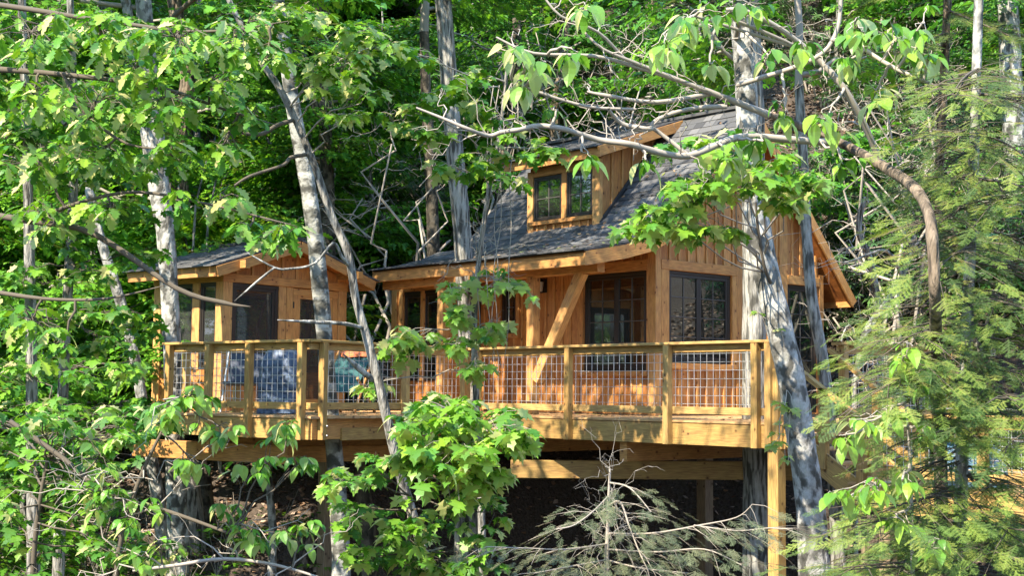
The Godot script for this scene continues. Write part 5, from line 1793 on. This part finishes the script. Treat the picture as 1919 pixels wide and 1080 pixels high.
	hemlock_boughs(o, [
		[[1776, 20, 19, 3], [1850, 50, 18.4, 2], [1920, 80, 18, 1]], [[1772, 60, 19, 3], [1710, 90, 18.4, 2], [1640, 110, 18, 1]], [[1768, 140, 19, 3], [1850, 170, 18.4, 2], [1930, 190, 18, 1]],
		[[1760, 260, 19, 3], [1830, 300, 18.4, 2], [1900, 310, 18, 1]], [[1758, 330, 19, 3], [1720, 350, 18.4, 2], [1690, 360, 18, 1]], [[1754, 420, 19, 3], [1830, 450, 18.4, 2], [1900, 460, 18, 1]],
		[[1778, -40, 19, 3], [1850, -30, 18.4, 2], [1920, 0, 18, 1]], [[1778, -60, 19, 3], [1700, -30, 18.4, 2], [1640, 0, 18, 1]],
	], "hemlock", 0.30, 5.5, "twig_dark")
	o = tree("young_hemlock", "young hemlock with grey half-bare drooping branches in front of the dark space under the deck", "sapling", px([[1143, 878, 12.6, 2], [1140, 940, 12.6, 3], [1138, 1010, 12.6, 4], [1134, 1120, 12.6, 6]]), "twig_pale", "", 6)
	sk = o.get_meta("skel")
	hemlock_boughs(o, [
		[[1128, 960, 12.6, 2.5], [1160, 940, 12.4, 2], [1180, 990, 12.2, 1.8], [1200, 1040, 12.1, 1.4], [1215, 1070, 12.0, 1]], [[1140, 930, 12.6, 2], [1110, 960, 12.3, 1.6], [1075, 985, 12.1, 1.2], [1045, 992, 12.0, 0.8]],
		[[1142, 905, 12.6, 2], [1180, 915, 12.3, 1.6], [1220, 960, 12.1, 1.2]], [[1140, 1000, 12.6, 2], [1220, 1000, 12.2, 1.8], [1310, 985, 11.9, 1.6], [1380, 970, 11.7, 1.2], [1410, 945, 11.6, 0.8]],
		[[1300, 985, 11.9, 1.6], [1380, 995, 11.7, 1.3], [1440, 990, 11.5, 1], [1485, 992, 11.4, 0.7]], [[1138, 1030, 12.6, 2], [1230, 1035, 12.2, 1.8], [1320, 1030, 11.9, 1.4], [1390, 1060, 11.7, 1]],
		[[1138, 1020, 12.6, 2], [1060, 1030, 12.2, 1.6], [990, 1028, 12.0, 1.2], [910, 1025, 11.8, 0.9]], [[1137, 1050, 12.6, 2], [1200, 1065, 12.2, 1.7], [1290, 1075, 12.0, 1.2]], [[1136, 1050, 12.6, 2], [1070, 1062, 12.2, 1.7], [1000, 1075, 12.0, 1.2]],
	], "hemlock_grey", 0.15, 4.5, "twig")
	bare_twigs(o, sk, 46, 0.6, 0.0030, "twig_grey")
	# a beech sprig and a low dogwood between the trunk and the walkway
	o = tree("young_beech", "young beech with flat bright sprays of pointed leaves before the walkway", "sapling", px([[1690, 720, 6.9, 1.5], [1700, 800, 6.9, 2], [1706, 900, 6.9, 3], [1710, 1110, 6.9, 4]]), "twig_pale", "", 6)
	sk = o.get_meta("skel")
	foliage(o, sk, [[1620, 790, 50, 16, 6.65, 0.2, 6], [1665, 775, 30, 12, 6.65, 0.2, 4], [1585, 815, 25, 14, 6.65, 0.2, 3], [1590, 930, 45, 25, 6.6, 0.2, 6], [1640, 915, 40, 25, 6.6, 0.2, 6], [1690, 900, 35, 25, 6.6, 0.2, 4], [1680, 970, 30, 20, 6.6, 0.2, 4], [1700, 640, 30, 16, 6.8, 0.2, 3], [1690, 670, 40, 20, 6.8, 0.2, 4], [1720, 700, 35, 22, 6.8, 0.2, 4], [1750, 1020, 40, 20, 6.6, 0.2, 4], [1740, 810, 24, 16, 6.7, 0.2, 2]], "ovate", 0.09, "spring", 160, 5, "twig_pale", 0.7)

	# --- bare fallen branches on the bank
	o = tree("bare_branch", "pale bare forked branch leaning on the brown bank right of the stair", "branch", px([[1714, 440, 19, 4], [1690, 520, 19, 6], [1655, 575, 19, 6], [1622, 620, 19, 6], [1610, 670, 19, 6], [1600, 720, 19, 5]]), "bark_pale", "", 7)
	sk = o.get_meta("skel")
	limb(o, px([[1655, 575, 19, 4], [1612, 640, 18.8, 3], [1590, 610, 18.6, 2], [1575, 640, 18.5, 2]]), "bark_pale")
	limb(o, px([[1690, 520, 19, 4], [1660, 470, 18.8, 3], [1600, 488, 18.6, 2], [1580, 492, 18.5, 1.5]]), "bark_pale")
	bare_twigs(o, sk, 16, 1.2, 0.009, "twig_pale")
	o = tree("bare_branch", "crooked grey stem on the bank just beyond the cabin's gable eave", "branch", px([[1622, 370, 21, 4], [1612, 400, 21, 6], [1610, 440, 21, 6], [1628, 480, 21, 6], [1640, 540, 21, 7], [1648, 600, 21, 7]]), "bark_grey", "", 7)
	bare_twigs(o, o.get_meta("skel"), 22, 1.3, 0.009, "twig_pale")
	for e in [[760, 300, 25, "tangle of pale crooked laurel stems left of the cabin's roof"], [690, 350, 25.5, "tangle of pale laurel stems beyond the garden room's gable"], [960, 60, 29, "tangle of bare pale stems high above the roof's left end"], [1120, 210, 27, "tangle of bare brown stems just above the dormer roof"], [1680, 250, 23, "tangle of bare stems on the bank behind the dogwood limb"]]:
		var b := at(e[0], e[1] + 90, e[2])
		o = thing("laurel_tangle", e[3], "shrub", Vector3(b.x, ground(b.x, b.z), b.z), "bare laurel tangles on the hillside")
		var pts := PackedVector3Array()
		for k in 26:
			pts.append(at(e[0] + rng.randf_range(-90, 90), e[1] + rng.randf_range(-60, 80), e[2] + rng.randf_range(-0.8, 0.8)))
		bare_twigs(o, pts, 20, 1.1, 0.010, "twig", "stems")
		var m := MB.new()
		for k in 5:
			var c := crooked(o.position - Vector3(0, 0.2, 0), pts[k], 0.04, 0.015, 0.12, 8)
			m.tube(c[0], c[1], 6)
		part("stem", m.done(), M["twig_pale"], o)


func at_list(l: Array) -> PackedVector3Array:
	var o := PackedVector3Array()
	for k in l:
		o.append(at(k[0], k[1], k[2]))
	return o


func build_forest() -> void:
	# trees on the hillside, near to far
	var spots := []
	var tries := 0
	while spots.size() < 84 and tries < 6000:
		tries += 1
		var b := rng.randf_range(25.5, 62)
		var half := b * 0.42 + 2.0
		var a := rng.randf_range(-half, half)
		var p := from_uv(a, b)
		var ok := not (p.x > -7.0 and p.x < 5.5 and p.z > -6.5 and p.z < 7.0)
		for q in spots:
			if (q[0] as Vector3).distance_to(p) < 1.7:
				ok = false
		if ok:
			spots.append([p, a, b])
	for s in spots:
		var p: Vector3 = s[0]
		p.y = ground(p.x, p.z)
		var a: float = s[1]
		var b: float = s[2]
		var left := a < -b * 0.10
		var high := rng.randf_range(9.0, 16.0)
		var lean := Vector3(rng.randf_range(-0.8, 0.8), high, rng.randf_range(-0.8, 0.8))
		var r := rng.randf_range(0.07, 0.19)
		var pale := rng.randf() < 0.5
		var where := "above the garden room" if a < -b * 0.06 else ("above the cabin roof" if a < b * 0.16 else "above the right bank")
		var depth := "lower" if b < 36 else ("middle" if b < 48 else "upper")
		var o := thing("forest_tree", "%s forest tree on the %s hillside %s" % ["pale-trunked" if pale else "dark-trunked", depth, where], "tree", p, "%s forest trees on the %s hillside %s" % ["pale-trunked" if pale else "dark-trunked", depth, where])
		var m := MB.new()
		var c := crooked(p - Vector3(0, 0.3, 0), p + lean, r * 1.25, r * 0.4, 0.012, 9)
		m.tube(c[0], c[1], 9, 0.06, rng)
		part("trunk", m.done(), M[["bark_pale", "bark_streaked", "bark_mottled"][rng.randi() % 3] if pale else ["bark_dark", "bark_brown", "bark_grey"][rng.randi() % 3]], o)
		var tint := "green" if left else ("green" if rng.randf() < 0.55 else "deep")
		if rng.randf() < 0.15:
			tint = "spring"
		var low := 0.05 if left else rng.randf_range(0.06, 0.22)
		layered_crown(o, p, p + lean, low, rng.randf_range(2.0, 3.2), 560 if left else 430, "spray" if b < 36 else "spray_far", 1.0 if b < 36 else 1.25, tint)
	# trees out of view, placed to shade the clearing and show in its windows
	var w := thing("unseen_woods", "leafy trees out of view, placed to shade the clearing and show in windows", "unseen_woods", Vector3.ZERO)
	w.set_meta("kind", "stuff")
	var made := 0
	tries = 0
	var taken := []
	while made < 84 and tries < 4000:
		tries += 1
		var b := rng.randf_range(-24.0, 34.0)
		var a := rng.randf_range(-32.0, 26.0)
		if made > 50:
			b = rng.randf_range(12.0, 34.0)
			a = rng.randf_range(-26.0, -11.0)
		if b > 17.0 and a > -b * 0.41 - 2.0:
			continue
		if absf(a) < maxf(b, 0.0) * 0.40 + 4.2 or (b > -6 and absf(a) < 4.5):
			continue
		var p := from_uv(a, b)
		var clear := true
		for q: Vector3 in taken:
			if q.distance_to(p) < (3.6 if made <= 50 else 2.2):
				clear = false
		# unseen trees are left out where they would keep the sun off these points
		for key in [at(1800, 400, 7.5), at(1720, 850, 7.4), at(860, 830, 13), at(250, 150, 9), at(100, 420, 17), at(1100, 700, 18), at(300, 900, 12), at(1250, 400, 13), at(1000, 480, 19)]:
			var sd := Vector2(0.16, 1.0)
			var rel := Vector2(p.x - key.x, p.z - key.z)
			var along := rel.dot(sd) / sd.length_squared()
			if along > 0.0 and along < 13.0 and (rel - sd * along).length() < 2.6:
				clear = false
		if not clear:
			continue
		taken.append(p)
		made += 1
		p.y = ground(p.x, p.z)
		var top := p + Vector3(rng.randf_range(-0.6, 0.6), rng.randf_range(11.0, 13.0) if b > 18.0 else rng.randf_range(7.5, 9.5) if b > 5.0 else rng.randf_range(12.0, 16.0), rng.randf_range(-0.6, 0.6))
		var m := MB.new()
		var c := crooked(p - Vector3(0, 0.3, 0), top, 0.19, 0.06, 0.012, 8)
		m.tube(c[0], c[1], 8, 0.06, rng)
		part("trunk", m.done(), M["bark_grey"], w)
		layered_crown(w, p, top, 0.22, rng.randf_range(2.2, 3.4), 230, "spray", 1.0, "green")
	# an unseen tree, its limbs and sprays placed to dapple the deck with shade
	var wp := Vector3(4.9, 0, 14.4)
	wp.y = ground(wp.x, wp.z)
	var wtop := Vector3(4.4, 8.6, 13.6)
	var wm := MB.new()
	var wc := crooked(wp - Vector3(0, 0.3, 0), wtop, 0.17, 0.08, 0.012, 8)
	wm.tube(wc[0], wc[1], 9, 0.06, rng)
	part("trunk", wm.done(), M["bark_grey"], w)
	wm = MB.new()
	var sprays := []
	for k in 15:
		var aim := Vector3(-2.4 + 7.0 * (k + rng.randf()) / 15.0, rng.randf_range(-0.9, 2.2), 2.0) + Vector3(0.16, 0.95, 1.0) * rng.randf_range(6.0, 9.0)
		var lb := crooked(wtop - Vector3(0, rng.randf_range(0, 1.6), 0), aim, 0.045, 0.01, 0.04, 7)
		wm.tube(lb[0], lb[1], 5)
		for j in 4:
			var q: Vector3 = (lb[0] as PackedVector3Array)[rng.randi_range(4, 7)] + Vector3(rng.randf_range(-1, 1), rng.randf_range(-0.5, 0.5), rng.randf_range(-1, 1)) * 0.8
			var an := rng.randf() * TAU
			sprays.append(leaf_frame(q, Vector3(cos(an), -0.2, sin(an)), Vector3(rng.randf_range(-0.4, 0.4), 1, rng.randf_range(-0.4, 0.4)), rng.randf_range(0.6, 1.0)))
	part("branches", wm.done(), M["twig"], w)
	scatter("crown", L["spray_lobed"], sprays, M["leaf"], "green", w)
	# low saplings with layered leaves on the left slope
	for k in 96:
		var b := rng.randf_range(19.0, 33) if k < 64 else rng.randf_range(26, 38)
		var a := rng.randf_range(-b * 0.44, -b * 0.10) if k < 64 else rng.randf_range(-b * 0.1, b * 0.42)
		var p := from_uv(a, b)
		if p.x > -7.2 and p.z > -6.0 and p.z < 7.0:
			continue
		p.y = ground(p.x, p.z)
		var h := rng.randf_range(3.0, 6.0)
		var tone := ("green" if k < 64 or k % 2 else "deep") if k % 4 else "spring"
		var words := ("tall " if h > 5.0 else ("small " if h < 3.8 else "medium ")) + {"green": "green", "deep": "dark green", "spring": "yellow-green"}[tone] as String
		var place := "left slope beyond the garden room" if k < 64 else ("slope above the garden room" if a < -b * 0.02 else ("slope above the cabin roof" if a < b * 0.2 else "right bank's upper slope"))
		place += (", near the deck" if b < 24 else ", partway up") if b < 30 else ", high up"
		var o := thing("understory_sapling", words + " leafy sapling on the " + place, "sapling", p, words + " saplings on the " + place)
		var lean := Vector3(rng.randf_range(-0.5, 0.5), h, rng.randf_range(-0.5, 0.5))
		var m := MB.new()
		var c := crooked(p - Vector3(0, 0.2, 0), p + lean, 0.05, 0.015, 0.03, 7)
		m.tube(c[0], c[1], 6)
		part("trunk", m.done(), M["bark_grey"], o)
		layered_crown(o, p, p + lean, 0.15, rng.randf_range(1.3, 2.0), 150, "spray_lobed", 0.85, tone)
	# rhododendrons
	tries = 0
	var n := 0
	while n < 170 and tries < 6000:
		tries += 1
		var b := rng.randf_range(19.0, 40.0)
		if n > 110:
			b = rng.randf_range(19.5, 28)
		var a := rng.randf_range(b * 0.2, b * 0.42) if n > 110 else rng.randf_range(-b * 0.16, b * 0.42) if rng.randf() < 0.8 else rng.randf_range(-b * 0.42, b * 0.42)
		var p := from_uv(a, b)
		if p.x > -6.6 and p.x < 5.0 and p.z > -5.6 and p.z < 6.8:
			continue
		if b < 21.0 and a < b * 0.26:
			continue
		n += 1
		p.y = ground(p.x, p.z)
		var side := "on the slope left of the cabin" if a < -b * 0.05 else ("on the slope above the cabin roof" if a < b * 0.2 else "on the right bank")
		var big := rng.randf_range(0.9, 1.7)
		var pale := rng.randf() < 0.5
		var words := ("large " if big > 1.4 else ("low " if big < 1.15 else "medium ")) + ("dark green " if n % 3 else "fresh green ") + ("pale-stemmed " if pale else "")
		side += (", at its foot" if b < 23 else ", partway up") if b < 29 else ", high up"
		shrub(p, big, words + "rhododendron " + side, words + "rhododendrons " + side, "rhodo" if n % 3 else "deep", pale)
	# small plants on the ground under and before the deck
	for k in 130:
		var b := rng.randf_range(14.5, 21.0)
		var a := rng.randf_range(-b * 0.4, b * 0.4)
		if k % 2:
			a = rng.randf_range(-b * 0.38, b * 0.04)
		var p := from_uv(a, b)
		p.y = ground(p.x, p.z)
		var o := thing("forest_plant", ("small" if k % 3 else "taller") + " leafy plant on the forest floor " + ("below the deck's left end" if a < -2.5 else ("below the deck's middle" if a < 1.5 else "below the walkway")), "plant", p, "small plants on the forest floor")
		var m := MB.new()
		var where := []
		for j in 8:
			var an := rng.randf() * TAU
			var tip := p + Vector3(cos(an) * 0.4, rng.randf_range(0.25, 1.0), sin(an) * 0.4)
			m.tube(PackedVector3Array([p, p.lerp(tip, 0.5) + Vector3(0, 0.05, 0), tip]), PackedFloat32Array([0.006, 0.005, 0.003]), 4)
			where.append(leaf_frame(p.lerp(tip, 0.6), Vector3(cos(an), 0.1, sin(an)), Vector3.UP, rng.randf_range(0.35, 0.6)))
		part("stems", m.done(), M["twig"], o)
		scatter("leaves", L["spray_lobed"], where, M["leaf"], "green", o)
	# dead leaves that have blown onto the roof and the deck
	var mm := MultiMesh.new()
	mm.transform_format = MultiMesh.TRANSFORM_3D
	mm.use_colors = true
	mm.mesh = L["dead"]
	mm.instance_count = 420
	for k in 420:
		var p := Vector3.ZERO
		var nm := Vector3.UP
		if k < 190:
			var z := rng.randf_range(-1.8, 1.65)
			p = Vector3(rng.randf_range(-2.7, 0.2), roof_y(z) + 0.055, z)
			nm = Vector3(0, 1, roof_y(z - 0.1) * 5.0 - roof_y(z + 0.1) * 5.0)
		elif k < 300:
			p = Vector3(rng.randf_range(-1.7, 3.8), 0.008, rng.randf_range(0.1, 2.0))
		else:
			p = GF(rng.randf_range(0.8, 3.6), 0.004, rng.randf_range(-1.8, 1.5))
		mm.set_instance_transform(k, leaf_frame(p, Vector3(rng.randf_range(-1, 1), 0, rng.randf_range(-1, 1)), nm, rng.randf_range(0.05, 0.10)))
		mm.set_instance_color(k, [Color(0.24, 0.15, 0.08), Color(0.32, 0.22, 0.12), Color(0.16, 0.10, 0.06), Color(0.20, 0.24, 0.06)][k % 4])
	var fl := MultiMeshInstance3D.new()
	fl.name = "fallen_leaves"
	fl.multimesh = mm
	fl.material_override = M["litter"]
	add_child(fl)
	tag(fl, "dead leaves blown onto the cabin roof and the deck boards", "fallen leaves", "", "stuff")
	# logs
	for e in [[[540, 1052, 17.2], [640, 1030, 18.0], 0.085, "reddish fallen log on the leaf litter left of the pale trunk's foot"], [[440, 1000, 18.5], [470, 1085, 17.4], 0.06, "thin fallen log pointing downhill below the deck's left bay"], [[560, 985, 20.5], [610, 950, 21.5], 0.07, "fallen log high on the slope in the deck's shadow"]]:
		var p := at(e[0][0], e[0][1], e[0][2])
		var q := at(e[1][0], e[1][1], e[1][2])
		p.y = ground(p.x, p.z) + e[2] * 0.6
		q.y = ground(q.x, q.z) + e[2] * 0.6
		var o := thing("fallen_log", e[3], "log", p)
		var m := MB.new()
		var c := crooked(p, q, e[2], e[2] * 0.8, 0.02, 6)
		m.tube(c[0], c[1], 10, 0.08, rng)
		part("bark", m.done(), M["bark_brown"], o)
		m = MB.new()
		m.tube(PackedVector3Array([p, p + (p - q).normalized() * 0.01, p + (p - q).normalized() * 0.012]), PackedFloat32Array([e[2] * 0.95, e[2] * 0.9, 0.0]), 10)
		part("cut_end", m.done(), wood("trim"), o)


func _ready() -> void:
	# camera
	rng.seed = 20240517
	var cy := cos(-0.857)
	var sy := sin(-0.857)
	var b := Basis(Vector3.UP, 0.857) * Basis(Vector3.RIGHT, 0.0755) * Basis(Vector3.BACK, 0.0102)
	right = b.x
	up = b.y
	fwd = -b.z
	var cam := Camera3D.new()
	cam.name = "camera"
	cam.transform = Transform3D(b, eye)
	cam.fov = rad_to_deg(2.0 * atan(540.0 / LENS))
	cam.near = 0.05
	cam.far = 400.0
	add_child(cam)
	cam.current = true
	# sky, sun and exposure
	var env := Environment.new()
	env.background_mode = Environment.BG_SKY
	var sm := ProceduralSkyMaterial.new()
	sm.sky_top_color = Color(0.50, 0.64, 0.84)
	sm.sky_horizon_color = Color(0.86, 0.90, 0.94)
	sm.ground_horizon_color = Color(0.30, 0.33, 0.25)
	sm.ground_bottom_color = Color(0.16, 0.18, 0.12)
	sm.sky_energy_multiplier = 1.15
	var sky := Sky.new()
	sky.sky_material = sm
	env.sky = sky
	env.tonemap_mode = Environment.TONE_MAPPER_LINEAR
	env.tonemap_exposure = 2.85
	env.sdfgi_enabled = true
	env.ssao_enabled = true
	env.ssil_enabled = true
	var we := WorldEnvironment.new()
	we.name = "environment"
	we.environment = env
	add_child(we)
	var sun := DirectionalLight3D.new()
	sun.name = "sun"
	sun.light_color = Color(1.0, 0.94, 0.84)
	sun.light_energy = 1.6
	sun.light_angular_distance = 0.5
	sun.shadow_enabled = true
	add_child(sun)
	sun.look_at_from_position(Vector3(0.16, 0.95, 1.0) * 10.0, Vector3.ZERO)

	noise.seed = 3
	noise.frequency = 0.02
	make_materials()
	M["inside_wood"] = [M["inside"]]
	make_leaves()
	build_ground()
	build_cabin()
	glazing = "glass_clear"
	build_garden_room()
	build_deck()
	build_things()
	build_trees()
	rng.seed = 77
	build_forest()
